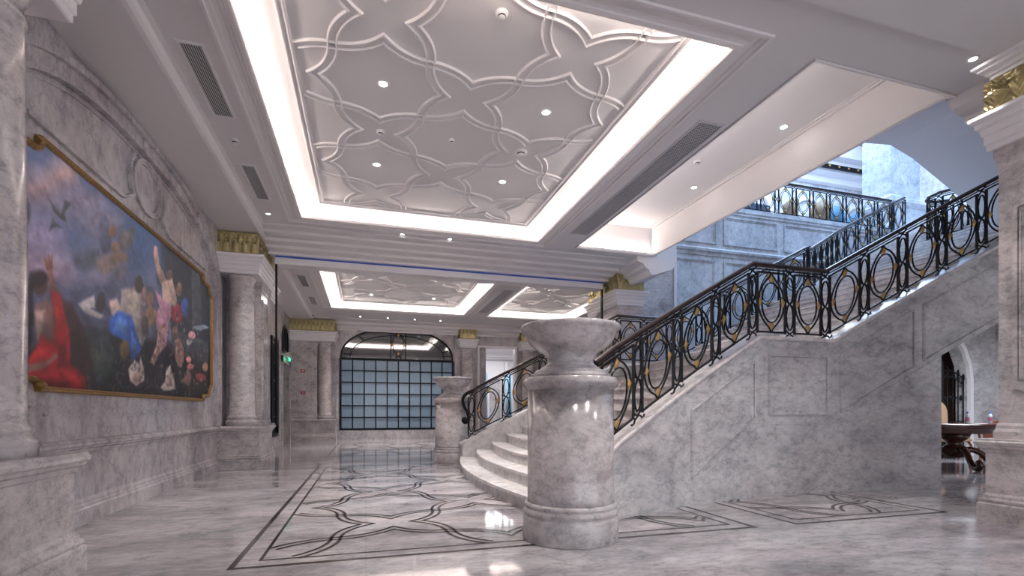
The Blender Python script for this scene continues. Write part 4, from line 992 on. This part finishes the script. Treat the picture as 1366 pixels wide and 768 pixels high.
# door and black windows in the left wall
d = tag(link('door_1', None, None, (XW, 18.7, 0)), kind='structure')
m = MB(); m.box(XW-.28, XW-.2, 17.95, 19.45, 0, 2.75); m.build('door_leaf', COLM, d)
m = MB()
m.box(XW-.02, XW+.05, 17.75, 17.95, 0, 2.95); m.box(XW-.02, XW+.05, 19.45, 19.65, 0, 2.95); m.box(XW-.02, XW+.05, 17.75, 19.65, 2.75, 2.95)
m.prism([(17.6, 2.95), (19.8, 2.95), (19.8, 3.0), (18.7, 3.18), (17.6, 3.0)], 'x', XW-.02, XW+.12); m.build('door_surround', COLM, d)
w = tag(link('window_2', None, None, (XW, 18.65, 3.12)), kind='structure')
A = arch(17.97, 19.33, 3.5, 4.08, 3.12); Ai = arch(18.06, 19.24, 3.5, 3.99, 3.21)
m = MB(); m.strip(A, Ai, 'x', XW-.06, XW+.03); m.box(XW-.06, XW+.03, 17.97, 19.33, 3.12, 3.21)
for y in (18.4, 18.65, 18.9): m.box(XW-.04, XW+.01, y-.02, y+.02, 3.15, 4.05)
m.build('window_frame', IRON, w); m = MB(); m.add([(XW-.07, p[0], p[1]) for p in A], [tuple(range(len(A)))]); m.build('dark_glass', MIRR, w)
m = MB(); tp = [(p[0], 4.12) for p in A]; tp[0] = (17.9, 3.12); tp[-1] = (19.4, 3.12); tp[1] = (17.9, 3.5); tp[-2] = (19.4, 3.5)
m.strip(tp, A, 'x', XW-.2, XW); ntrim += 1; struct('trim_%d' % ntrim, m, WALLM)
w = tag(link('window_3', None, None, (XW, 16.45, .35)), kind='structure')
m = MB(); m.ring_prism([(15.9, .35), (17.0, .35), (17.0, 3.35), (15.9, 3.35)], [(16.0, .45), (16.9, .45), (16.9, 3.25), (16.0, 3.25)], 'x', XW-.1, XW+.06)
m.box(XW-.08, XW+.02, 16.42, 16.48, .4, 3.3)
for z in (.95, 1.5, 2.05, 2.6): m.box(XW-.07, XW+.015, 16.0, 16.9, z-.015, z+.015)
m.build('window_frame', IRON, w); m = MB(); m.box(XW-.12, XW-.1, 15.9, 17, .35, 3.35); m.build('dark_glass', DARK, w)
# doorway to the white room beyond the back wall
d = tag(link('door_2', None, None, (5.43, YB, .3)), kind='structure')
m = MB(); m.ring_prism([(4.56, .28), (6.31, .28), (6.31, 3.92), (4.56, 3.92)], [(4.64, .32), (6.23, .32), (6.23, 3.83), (4.64, 3.83)], 'y', YB-.03, YB+.32); m.build('door_surround', WHITE, d)
m = MB()
q = lambda o: [(4.72+o, 4.08+o), (6.15-o, 4.08+o), (6.22-o, 4.15+o), (6.22-o, 4.35-o), (6.15-o, 4.42-o), (4.72+o, 4.42-o), (4.65+o, 4.35-o), (4.65+o, 4.15+o)]
m.ring_prism(q(0), q(.03), 'y', YB-.025, YB); ntrim += 1; struct('trim_%d' % ntrim, m, WALLM)
m = MB(); m.box(3.9, 4.0, YB+.42, 27, 0, 4.6); m.box(9.5, 9.6, YB+.3, 27, 0, 4.6); m.box(3.9, 9.6, 27, 27.1, 0, 4.6); m.box(3.9, 9.6, YB+.3, 27, 4.4, 4.5)
m.rings((4.1, 9.4, YB+.5, 26.9), [(-.1, 4.0), (0, 4.05), (-.05, 4.1), (-.3, 4.15), (-.35, 4.3), (-.5, 4.4)], close=False)
ntrim += 1; struct('trim_%d' % ntrim, m, WHITE)
m = MB(); n_ = 14
A = arch(6.5, 7.4, 2.7, 3.1, .6, 14); Ai = arch(6.62, 7.28, 2.7, 2.98, .6, 14); m.strip(A, Ai, 'y', 26.85, 26.99)
m.box(7.5, 7.62, 26.7, 27, 0, 3.9); m.box(6.35, 6.45, 26.7, 27, 0, 3.9); ntrim += 1; struct('trim_%d' % ntrim, m, WHITE)
m = MB(); m.add([(p[0], 26.97, p[1]) for p in Ai], [tuple(range(len(Ai)))]); ntrim += 1; struct('trim_%d' % ntrim, m, COLM)
def curtain(label, x, y, w_):
    m = MB(); n = 28
    vs = []
    for i in range(n+1):
        for z in (.35, 3.15): vs.append((x+w_*i/n, y+.04*math.sin(i*1.6), z))
    fs = [(2*i, 2*i+2, 2*i+3, 2*i+1) for i in range(n)]
    m.add(vs, fs, True); o = m.build('curtain', CURT, None, (x, y, .35)); sm = o.modifiers.new('t', 'SOLIDIFY'); sm.thickness = .01
    tag(o, label, 'curtain', 'light blue curtains in the white room')
curtain('leftmost narrow light blue curtain seen through the far doorway', 5.70, 25.6, .12); curtain('second narrow light blue curtain in the far doorway', 5.90, 25.6, .12); curtain('third narrow light blue curtain in the far doorway, beside the white pillar', 6.10, 25.6, .10); curtain('widest light blue curtain, right side of the far doorway', 7.32, 26.0, .36)

# ------------------------------------------------------------------ stairwell: panelled wall, upper floor
YU = 12.15
m = MB(); m.box(6.85, 24, YU, YU+.2, 0, ZTOP-.02)
m.box(6.7, 17.0, YU-.05, YU, ZTOP-.12, ZTOP); m.box(6.7, 17.0, YU-.03, YU, ZTOP-.2, ZTOP-.12)
m.prism([(YU, 5.62), (YU-.02, 5.62), (YU-.03, 5.7), (YU-.07, 5.74), (YU-.08, 5.8), (YU-.04, 5.84), (YU, 5.86)], 'x', 8.05, 24)
def panel(m, x0, x1, z0, z1, y=YU, w=.04, d=.03):
    m.ring_prism([(x0, z0), (x1, z0), (x1, z1), (x0, z1)], [(x0+w, z0+w), (x1-w, z0+w), (x1-w, z1-w), (x0+w, z1-w)], 'y', y-d, y)
    m.ring_prism([(x0+w, z0+w), (x1-w, z0+w), (x1-w, z1-w), (x0+w, z1-w)], [(x0+2*w, z0+2*w), (x1-2*w, z0+2*w), (x1-2*w, z1-2*w), (x0+2*w, z1-2*w)], 'y', y-d*.45, y)
x = 8.2
for wd in (1.85, 2.2, 2.2, 2.2, 2.2): panel(m, x, x+wd-.25, 5.98, 6.82); panel(m, x, x+wd-.3, 2.5, 5.5); x += wd
struct('wall_stairwell', m, UPM)
m = MB(); m.box(6.7, 24, YU+.2, 19, ZTOP-.3, ZTOP); m.box(XT, 24, 2, YU+.2, ZTOP-.3, ZTOP); struct('floor_upper', m, UPM)
m = MB(); m.box(6, 26, 18.6, 18.9, ZTOP, 15.5); m.box(24, 24.3, -1, 19, 0, 15.5); struct('wall_upper', m, UPM)
m = MB()
for xa in (12.6, 15.8, 19.0, 22.2):
    A = arch(xa, xa+2.3, ZTOP+3.0, ZTOP+4.2, ZTOP, 20); Ai = arch(xa+.18, xa+2.12, ZTOP+3.0, ZTOP+4.02, ZTOP, 20); m.strip(A, Ai, 'y', 18.48, 18.6)
m.prism([(18.6, 12.0), (18.4, 12.05), (18.35, 12.3), (18.1, 12.4), (18.05, 12.9), (17.8, 13.0), (17.7, 13.6), (18.6, 13.6)], 'x', 6, 24)
ntrim += 1; struct('trim_%d' % ntrim, m, WHITE)
m = MB(); m.box(6, 24, 17.95, 18.04, 12.5, 12.68); ntrim += 1; struct('trim_%d' % ntrim, m, IRON)
m = MB()
for i in range(28): m.ball((8+i*.58, 17.93, 12.59), .07, .03, .05, 8, 5)
ntrim += 1; struct('trim_%d' % ntrim, m, BRASS)
m = MB(); m.box(6, 24, 13.2, 18.7, 14.3, 14.5); struct('ceiling_upper', m, WHITE)
# upper marble pier
t = thing('pier', 'tall blue-lit marble pier on the upper floor at the head of the stairs', 'column', (17.6, 12.7, ZTOP))
m = MB(); m.rings((16.95, 18.6, 12.35, 13.4), [(.06, ZTOP), (.06, ZTOP+.3), (.03, ZTOP+.35), (0, ZTOP+.4), (0, ZTOP+.95), (.05, ZTOP+1.0), (.08, ZTOP+1.1), (.02, ZTOP+1.15)]); m.build('pedestal', UPM, t)
m = MB(); m.rings((17.0, 17.75, 12.4, 13.4), [(.03, ZTOP+1.15), (.03, ZTOP+1.3), (0, ZTOP+1.36), (0, 14.2)]); m.rings((17.85, 18.5, 12.5, 13.4), [(.03, ZTOP+1.15), (.03, ZTOP+1.3), (0, ZTOP+1.36), (0, 14.2)]); m.build('shaft', UPM, t)
# sloping soffit over the stairs
m = MB(); m.prism([(6.42, 5.56), (7.94, 5.55), (8.49, 5.60), (9.0, 5.45), (10.06, 4.97), (11.2, 4.42), (12.4, 3.85), (13.6, 3.55), (13.6, 6.6), (6.42, 6.6)], 'y', 2.9, 6.2)
ntrim += 1; struct('trim_%d' % ntrim, m, PLAS2)

# furniture on the balcony
def armchair(label, x, y, mat, rz):
    o = thing('tub_chair', label, 'armchair', (0, 0, 0), 'tub chairs on the balcony')
    m = MB(); A = [PI*.12+PI*.76*i/14 for i in range(15)]
    vs = []
    for r_ in (.36, .28):
        for z0, top_ in ((.18, 0), (0, 1)):
            for a in A:
                zt_ = .62+.28*math.sin(a)**2
                vs.append((r_*math.cos(a), r_*math.sin(a), zt_ if top_ else .2))
    n = 15; fs = []
    for i in range(n-1): fs += [(i, i+1, n+i+1, n+i), (2*n+i, 3*n+i, 3*n+i+1, 2*n+i+1), (n+i, n+i+1, 3*n+i+1, 3*n+i), (i, 2*n+i, 2*n+i+1, i+1)]
    fs += [(0, n, 3*n, 2*n), (n-1, 3*n-1, 4*n-1, 2*n-1)]
    m.add(vs, fs, True); m.build('backrest', mat, o)
    MB().lathe(0, 0, [(0, .2), (.31, .2), (.33, .25), (.33, .40), (.30, .45), (0, .46)], 20).build('seat', mat, o)
    for sx in (-.2, .2):
        for sy in (-.2, .2): MB().lathe(sx, sy, [(0, 0), (.015, 0), (.025, .2), (0, .2)], 8).build('leg', WOOD, o)
    o.location = (x, y, ZTOP); o.rotation_euler.z = rz
for i, (x, y, mt, rz, lb) in enumerate(((11.1, 13.0, TAN, 2.6, 'brown tub chair at the left end of the balcony'), (13.2, 13.0, TAN, 3.3, 'tan tub chair in the middle of the balcony'), (14.35, 12.85, TAN, 2.9, 'tan tub chair right of the middle on the balcony, turned to the railing'), (15.3, 13.1, BLUEF, 2.4, 'blue tub chair near the right end of the balcony'), (16.2, 13.3, BLUEF, 3.4, 'blue tub chair at the far right of the balcony'))):
    armchair(lb, x, y, mt, rz)
t = thing('sofa', 'dark slate sofa behind the balcony railing', 'sofa', (12.0, 14.0, ZTOP))
m = MB(); m.bbox(10.9, 13.1, 13.6, 14.4, ZTOP+.12, ZTOP+.45, .05); m.build('seat', SOFA, t); m = MB(); m.bbox(10.9, 13.1, 13.55, 13.75, ZTOP+.4, ZTOP+1.0, .06); m.build('backrest', SOFA, t)
for xa in (10.8, 12.98): m = MB(); m.bbox(xa, xa+.22, 13.6, 14.4, ZTOP+.12, ZTOP+.68, .05); m.build('armrest', SOFA, t)
for xa in (10.9, 13.0):
    for ya in (13.65, 14.3): MB().lathe(xa+.05, ya, [(0, ZTOP), (.02, ZTOP), (.03, ZTOP+.12), (0, ZTOP+.12)], 8).build('leg', WOOD, t)

# ------------------------------------------------------------------ room under the stairs
m = MB(); YG = 8.72; zt_ = 3.4
hx0, hx1 = 12.75, 14.55
ar = [(hx0, 0), (hx0, 1.9)]+[(lerp(hx0, hx1, .5)-.9*math.cos(a)**1.0, 1.9+.78*math.sin(a)) for a in [PI*.08*i for i in range(1, 6)]]
ar = [(hx0, 0), (hx0, 1.9), (hx0+.06, 2.25), (hx0+.22, 2.6), (hx0+.5, 2.92), (hx0+.9, 3.08), (hx1-.5, 2.92), (hx1-.22, 2.6), (hx1-.06, 2.25), (hx1, 1.9), (hx1, 0)]
out = [(hx0-.6, 0), (hx0-.6, 1.8), (hx0-.5, 2.6), (hx0-.1, 3.2), (hx0+.4, 3.4), (hx0+.9, 3.4), (hx1-.4, 3.4), (hx1+.1, 3.2), (hx1+.35, 2.6), (hx1+.35, 1.8), (hx1+.35, 0)]
sq = [(7.95, 0), (7.95, 1.4), (9.4, 2.2), (10.0, 2.4), (11.6, 3.3), (hx0+.9, 3.6), (14, 3.6), (15.6, 3.6), (15.6, 3.59), (15.6, 1.8), (15.6, 0)]
m.strip(sq, ar, 'y', YG, YG+.25); struct('wall_under_stairs', m, STRM)
m = MB(); a1 = offset_poly(ar, .16); m.strip(a1, ar, 'y', YG-.05, YG); a2 = offset_poly(ar, .06); m.strip(a2, ar, 'y', YG-.08, YG-.05); ntrim += 1; struct('trim_%d' % ntrim, m, WHITE)
m = MB(); m.box(12.3, 15.2, YG+1.2, YG+1.3, 0, 3.5); m.box(12.2, 12.3, YG+.2, YG+1.3, 0, 3.3); m.box(15.1, 15.2, YG+.2, YG+1.3, 0, 3.3); m.box(12.2, 15.2, YG+.2, YG+1.3, 3.45, 3.5); ntrim += 1; struct('trim_%d' % ntrim, m, BROWN)
m = MB(); m.box(15.6, 15.8, 5.0, YG+.2, 0, 4.0); struct('wall_right', m, STRM)
gt = thing('iron_gate', 'black wrought iron gate with scrolls in the arch under the stairs', 'gate', (13.6, YG+.02, 0))
def gx(x, z): return (x, YG+.05, z)
m = MB()
m.box(13.62, 13.72, YG, YG+.1, 0, 2.35)
top_l = lambda x: 2.02+.12*math.sin((x-12.75)/.87*PI)
top_r = lambda x: 2.12-.22*((x-13.7)/.85)+.1*math.sin((x-13.7)/.85*PI)
for (xa, xb, tf) in ((12.78, 13.62, top_l), (13.72, 14.52, top_r)):
    n = 4
    for i in range(n+1):
        x = lerp(xa+.02, xb-.02, i/n); m.tube([gx(x, .02), gx(x, tf(x))], .014, 6, up=Vector((0, 1, 0)))
    for o in (0, -.16): m.tube([gx(lerp(xa, xb, i/8), tf(lerp(xa, xb, i/8))+o) for i in range(9)], .016, 6, up=Vector((0, 1, 0)))
    for z in (.12, .62, .86): m.tube([gx(xa, z), gx(xb, z)], .014, 6, up=Vector((0, 1, 0)))
m.build('gate_bars', IRON, gt)
m = MB()
for (xa, xb, tf) in ((12.78, 13.62, top_l), (13.72, 14.52, top_r)):
    for i in range(4):
        x = lerp(xa+.02, xb-.02, (i+.5)/4); zc_ = tf(x)-.08
        m.tube([gx(x+.07*math.cos(a), zc_+.07*math.sin(a)) for a in [2*PI*j/14 for j in range(14)]], .01, 5, True, up=Vector((0, 1, 0)))
        m.tube([gx(x+.08*math.cos(a), .74+.1*math.sin(a)) for a in [2*PI*j/14 for j in range(14)]], .01, 5, True, up=Vector((0, 1, 0)))
        m.ball(gx(x, 1.45), .03, .03, .07, 8, 6) if i % 2 else m.ball(gx(x, 1.45), .05, .02, .04, 8, 6)
    m.tube([gx(xa, 1.45), gx(xb, 1.45)], .01, 5, up=Vector((0, 1, 0)))
m.build('scrollwork', IRON, gt)
m = MB()
for (xa, xb, tf) in ((12.78, 13.62, top_l), (13.72, 14.52, top_r)):
    for i in range(5): x = lerp(xa+.02, xb-.02, i/4); z = tf(x); m.prism([(x-.025, z), (x, z+.12), (x+.025, z), (x, z-.03)], 'y', YG+.03, YG+.07)
m.ball((13.67, YG+.05, 2.4), .05); m.build('spearheads', IRON, gt)
# table with carved base
tb_ = thing('dining_table', 'dark polished mahogany table with carved scroll feet beyond the stair wall', 'table', (11.15, 6.9, 0))
m = MB(); m.lathe(0, 0, [(0, .80), (1.05, .80), (1.08, .815), (1.08, .84), (1.05, .855), (1.04, .868), (0, .868)], 48)
m.v = [(11.15+v[0]*1.15, 6.9+v[1]*.75, v[2]) for v in m.v]; m.build('tabletop', WOOD, tb_)
m = MB(); m.lathe(0, 0, [(0, .69), (.9, .69), (.92, .72), (.92, .78), (.95, .80), (0, .80)], 40); m.v = [(11.15+v[0]*1.15, 6.9+v[1]*.75, v[2]) for v in m.v]; m.build('apron', WOOD, tb_)
MB().lathe(11.15, 6.9, [(0, .2), (.12, .2), (.2, .26), (.24, .34), (.17, .42), (.11, .46), (.14, .52), (.22, .58), (.25, .66), (.18, .70), (0, .70)], 24).build('column', WOOD, tb_)
for i in range(4):
    a = PI/4+i*PI/2+.25; c, s_ = math.cos(a), math.sin(a)
    q = smooth([(.12, .30), (.25, .36), (.42, .30), (.55, .16), (.68, .07), (.80, .06), (.86, .13), (.80, .18)], n=4)
    m = MB(); m.tube([(11.15+c*p[0]*1.05, 6.9+s_*p[0]*.95, p[1]) for p in q], .05, 8, ry=.055)
    m.build('leg', WOOD, tb_)
def dchair(label, x, y, rz, mat, tall):
    o = thing('dining_chair', label, 'chair', (0, 0, 0))
    m = MB(); prof = smooth([(-.24, .52), (-.27, .70), (-.26, .92), (-.2, 1.05), (-.08, 1.13), (0, 1.15), (.08, 1.13), (.2, 1.05), (.26, .92), (.27, .70), (.24, .52)], n=3)
    m.prism([(p[0], p[1]*tall) for p in prof], 'y', .2, .27); ob = m.build('backrest', mat, o); bv = ob.modifiers.new('b', 'BEVEL'); bv.width = .03; bv.segments = 3
    m = MB(); m.bbox(-.26, .26, -.27, .25, .40, .50, .03); m.build('seat', mat, o)
    for sx in (-1, 1):
        for sy in (-1, 1):
            q = smooth([(sx*.22, sy*.21, .40), (sx*.26, sy*.25, .30), (sx*.23, sy*.23, .14), (sx*.25, sy*.26, .02)], n=4); m = MB(); m.tube([(p[0], p[1], p[2]) for p in q], .026, 8); m.build('leg', WOOD2, o)
    for sx in (-1, 1):
        q = smooth([(sx*.26, .2, .72), (sx*.3, 0, .74), (sx*.3, -.14, .72), (sx*.27, -.14, .62), (sx*.26, -.1, .48)], n=4); m = MB(); m.tube(q, .022, 8); m.build('armrest', WOOD2, o)
    o.location = (x, y, 0); o.rotation_euler.z = rz
dchair('tan leather chair with rounded back standing behind the mahogany table', 13.2, 8.22, .1, TAN, 1.16)
dchair('carved walnut armchair at the right end of the mahogany table, half behind the pier', 12.95, 7.2, -1.2, WOOD2, .8)
def bottle(label, x, y):
    o = thing('water_bottle', label, 'bottle', (x, y, .8685), 'water bottles on the mahogany table'); z = .8685
    MB().lathe(x, y, [(0, z), (.032, z), (.034, z+.01), (.034, z+.14), (.028, z+.17), (.013, z+.195), (.013, z+.205), (0, z+.205)], 20).build('body', WATER, o)
    MB().lathe(x, y, [(0, z+.2), (.016, z+.2), (.016, z+.23), (0, z+.232)], 16).build('cap', CAPB, o)
    MB().lathe(x, y, [(.0345, z+.05), (.0352, z+.055), (.0352, z+.12), (.0345, z+.125)], 20).build('label_band', LABEL, o)
bottle('blue capped water bottle in the middle of the mahogany table', 11.1, 6.65); bottle('blue capped water bottle at the right end of the table beside the pier', 11.92, 6.75)
m = MB(); m.box(10.5, 10.72, 6.55, 6.78, .8685, .873); tag(m.build('paper_sheet', PAPER, None, (10.6, 6.66, .8685)), 'white paper lying on the left end of the mahogany table', 'paper')
m = MB(); m.box(11.4, 11.65, 6.6, 6.78, .8685, .872); tag(m.build('paper_sheet', PAPER, None, (11.5, 6.7, .8685)), 'white paper lying on the table between the two water bottles', 'paper')

# ------------------------------------------------------------------ ceiling fittings
def vent(label, x0, x1, y0, y1, z=ZC, nsl=9, mesh=False):
    o = thing('air_vent', label, 'vent', ((x0+x1)/2, (y0+y1)/2, z)); f = .035
    m = MB(); m.rings((x0+f, x1-f, y0+f, y1-f), [(f, z-.001), (f, z-.008), (.006, z-.014), (0, z-.008), (0, z-.001)], close=False); m.build('frame', GRILL if mesh else PLASTIC, o)
    m = MB(); m.box(x0+f*.5, x1-f*.5, y0+f*.5, y1-f*.5, z-.0022, z-.0012); m.build('backing', DARK, o)
    m = MB(); xa, xb, ya, yb = x0+f, x1-f, y0+f, y1-f
    if mesh:
        n = int((yb-ya)/.032)
        for i in range(n): y = lerp(ya, yb, (i+.5)/n); m.box(xa, xb, y-.004, y+.004, z-.008, z-.0025)
        for i in range(1, nsl): x = lerp(xa, xb, i/nsl); m.box(x-.004, x+.004, ya, yb, z-.009, z-.0025)
    else:
        for i in range(nsl): x = lerp(xa, xb, (i+.5)/nsl); m.box(x-.0045, x+.0045, ya, yb, z-.012, z-.003)
    m.build('slats', GRILL, o)
vent('nearest slatted air vent in the left soffit above the painting', -1.76, -1.50, 5.42, 6.70)
vent('second slatted air vent along the left soffit', -1.76, -1.52, 7.88, 9.12)
vent('third slatted air vent on the left soffit, first beyond the cross beam', -1.75, -1.50, 13.9, 15.1)
vent('farthest slatted air vent on the left soffit', -1.75, -1.50, 16.33, 17.55)
vent('long mesh return grille right of the near ceiling tray', 3.90, 4.28, 5.12, 9.12, nsl=9, mesh=True)
vent('long mesh return grille beyond the cross beam, between the far trays', 3.86, 4.18, 13.9, 17.3, nsl=8, mesh=True)
def downlight(label, x, y, z, power, r_=.05, group=None, cone=75):
    o = thing('downlight', label, 'ceiling light', (x, y, z), group)
    MB().lathe(x, y, [(r_+.018, z-.0005), (r_+.018, z-.006), (r_, z-.008), (r_*.92, z-.002)], 24).build('trim_ring', PLASTIC, o)
    m = MB(); m.add([(x+r_*.92*math.cos(2*PI*i/20), y+r_*.92*math.sin(2*PI*i/20), z-.003) for i in range(20)], [tuple(range(20))]); m.build('lens', LENS if power else PLASTIC, o)
    if power:
        l = bpy.data.lights.new('downlight_beam', 'SPOT'); l.energy = power; l.spot_size = math.radians(cone); l.spot_blend = .6; l.shadow_soft_size = .05; l.color = (1, .95, .92)
        lo = bpy.data.objects.new('downlight_beam', l); COL.objects.link(lo); lo.parent = o; lo.location = (0, 0, -.03)
DW = 300
for lb, x, y, z, p in (
    ('bright recessed downlight nearest the camera in the patterned tray', .19, 5.86, ZT, DW), ('bright recessed downlight farther back on the left of the patterned tray', .16, 7.80, ZT, DW),
    ('recessed downlight right of centre in the patterned tray', 2.17, 5.84, ZT, DW), ('faint downlight farthest right in the patterned tray', 2.14, 7.80, ZT, DW*.7),
    ('lit downlight in the near beam beside the right gilded capital', 5.86, 3.46, ZC, DW*.36),
    ('nearer downlight in the deep tray by the stairwell', 5.9, 5.85, 5.29, DW*.8), ('farther downlight in the deep tray by the stairwell', 5.88, 7.9, 5.29, DW*.8),
    ('left one of two close downlights in the soffit before the left gilded capital', -1.68, 9.75, ZC, DW*.3), ('right one of two close downlights in the soffit before the left gilded capital', -1.64, 10.35, ZC, DW*.3),
    ('left downlight in the middle of the cross beam', .70, 10.12, ZC-.0, DW*.4), ('right downlight in the middle of the cross beam', 1.66, 10.12, ZC, DW*.4),
    ('left downlight in the far patterned tray', .17, 14.6, ZT, DW), ('far left downlight in the far patterned tray', .17, 16.5, ZT, DW), ('right downlight in the far patterned tray', 2.17, 14.6, ZT, DW), ('back right downlight in the far patterned tray', 2.17, 16.5, ZT, DW),
    ('first small downlight from the left in front of the arched window', -.2, 19.3, ZC, DW*.5), ('second small downlight in front of the arched window', .8, 19.3, ZC, DW*.5), ('third small downlight in front of the arched window', 1.8, 19.3, ZC, DW*.5), ('fourth small downlight in front of the arched window', 2.8, 19.3, ZC, DW*.5),
    ):
    downlight(lb, x, y, z, p, r_=.05 if z > 4.7 else .036, cone=44 if z > 5 else (50 if x > 5.8 else 75))
for lb, x in (('unseen left downlight in the near beam above the foreground', 1.8), ('unseen middle downlight in the near beam above the foreground', 3.2), ('unseen right downlight in the near beam above the foreground', 4.6)):
    downlight(lb.replace('unseen ', ''), x, 2.85, 4.598, 110, cone=95)  # extra lamps above the frame, added to light the stair wall and foreground
def detector(label, x, y, z, r_=.055):
    o = thing('smoke_detector', label, 'detector', (x, y, z))
    MB().lathe(x, y, [(0, z-.055), (r_*.45, z-.055), (r_*.6, z-.045), (r_*.62, z-.03), (r_*.95, z-.024), (r_, z-.012), (r_, z-.0005)], 24).build('housing', PLASTIC, o)
    MB().lathe(x, y, [(r_*.6, z-.046), (r_*.64, z-.042), (r_*.64, z-.032), (r_*.6, z-.03)], 24).build('sensor_ring', DARK, o)
detector('smoke detector on the left of the patterned tray', .19, 6.86, ZT); detector('flat white speaker disc right of centre in the patterned tray', 2.15, 6.82, ZT, .09)
detector('small sensor in the middle of the patterned tray', 1.14, 6.79, ZT, .035); detector('smoke detector by the deep tray above the stairwell', 5.32, 7.06, 5.29, .06)
detector('small sensor on the left soffit between the vents', -1.64, 7.22, ZC, .05); detector('dark dome sensor on the soffit above the far left pier', -1.85, 19.4, ZC, .07)
detector('round white sensor at the near end of the patterned tray', 1.23, 4.5, ZT, .06)
# exit sign and alarms
t = thing('exit_sign', 'green lit exit sign above the door in the left wall', 'sign', (XW+.1, 18.7, 2.82))
m = MB(); m.bbox(XW+.121, XW+.15, 18.55, 18.85, 2.86, 2.98, .005); m.build('housing', GREEN, t)
m = MB(); m.ball((XW+.153, 18.71, 2.955), .006, .012, .012, 8, 6)
for q in ([(18.71, 2.94), (18.70, 2.91)], [(18.70, 2.91), (18.72, 2.895), (18.715, 2.875)], [(18.70, 2.91), (18.68, 2.89), (18.66, 2.885)], [(18.71, 2.935), (18.735, 2.925)], [(18.71, 2.935), (18.685, 2.925)]):
    m.tube([(XW+.153, *p) for p in q], .006, 5, up=Vector((1, 0, 0)))
m.build('running_figure', PAPER, t)
for lb, z in (('upper small red alarm box on the far left pier', 2.62), ('lower small red alarm box on the far left pier', 1.80)):
    t = thing('fire_alarm', lb, 'alarm', (-2.25, 19.9, z)); m = MB(); m.bbox(-2.32, -2.18, 19.86, 19.92, z-.05, z+.06, .008); m.build('box', REDM, t)
    MB().ball((-2.25, 19.86, z), .03, .015, .03, 12, 8).build('button', PAPER, t)

# ------------------------------------------------------------------ light
def area(name, loc, rot, size, sy, e, col):
    l = bpy.data.lights.new(name, 'AREA'); l.shape = 'RECTANGLE'; l.size = size; l.size_y = sy; l.energy = e; l.color = col
    o = bpy.data.objects.new(name, l); COL.objects.link(o); o.location = loc; o.rotation_euler = rot; return o
area('stairwell_skylight', (14.5, 9.2, 14.2), (0, 0, 0), 9, 6, 1500, (.36, .60, 1.0))
area('upper_hall_light', (16, 15.5, 14.2), (0, 0, 0), 10, 3, 1000, (.55, .74, 1.0))
area('white_room_light', (6.5, 24, 4.3), (0, 0, 0), 3, 3, 130, (.95, .97, 1))
area('under_stair_room_light', (12.2, 6.6, 3.0), (0, 0, 0), 1.2, 1.2, 140, (.85, .9, 1))
area('camera_side_fill', (6.0, -5.5, 2.4), (math.radians(90), 0, math.radians(0)), 13, 4, 270, (.93, .94, 1.0))  # added fill from behind the camera, brightens the right side
w = bpy.data.worlds.new('World'); SC.world = w; w.use_nodes = True
w.node_tree.nodes['Background'].inputs[0].default_value = (.86, .87, .95, 1); w.node_tree.nodes['Background'].inputs[1].default_value = .30

# ------------------------------------------------------------------ camera
cam = bpy.data.cameras.new('camera'); co = bpy.data.objects.new('camera', cam); COL.objects.link(co); SC.camera = co
co.location = (0, 0, 1.1); co.rotation_euler = (PI/2, 0, -math.atan(195/660))
cam.sensor_width = 36; cam.lens = 36*660/1366; cam.shift_y = 165/1366; cam.clip_start = .05; cam.clip_end = 200
SC.view_settings.view_transform = 'Standard'; SC.view_settings.look = 'None'; SC.view_settings.gamma = 1; SC.view_settings.exposure = .5
SC.cycles.use_denoising = True; SC.cycles.max_bounces = 10; SC.cycles.diffuse_bounces = 6; SC.cycles.sample_clamp_indirect = 6
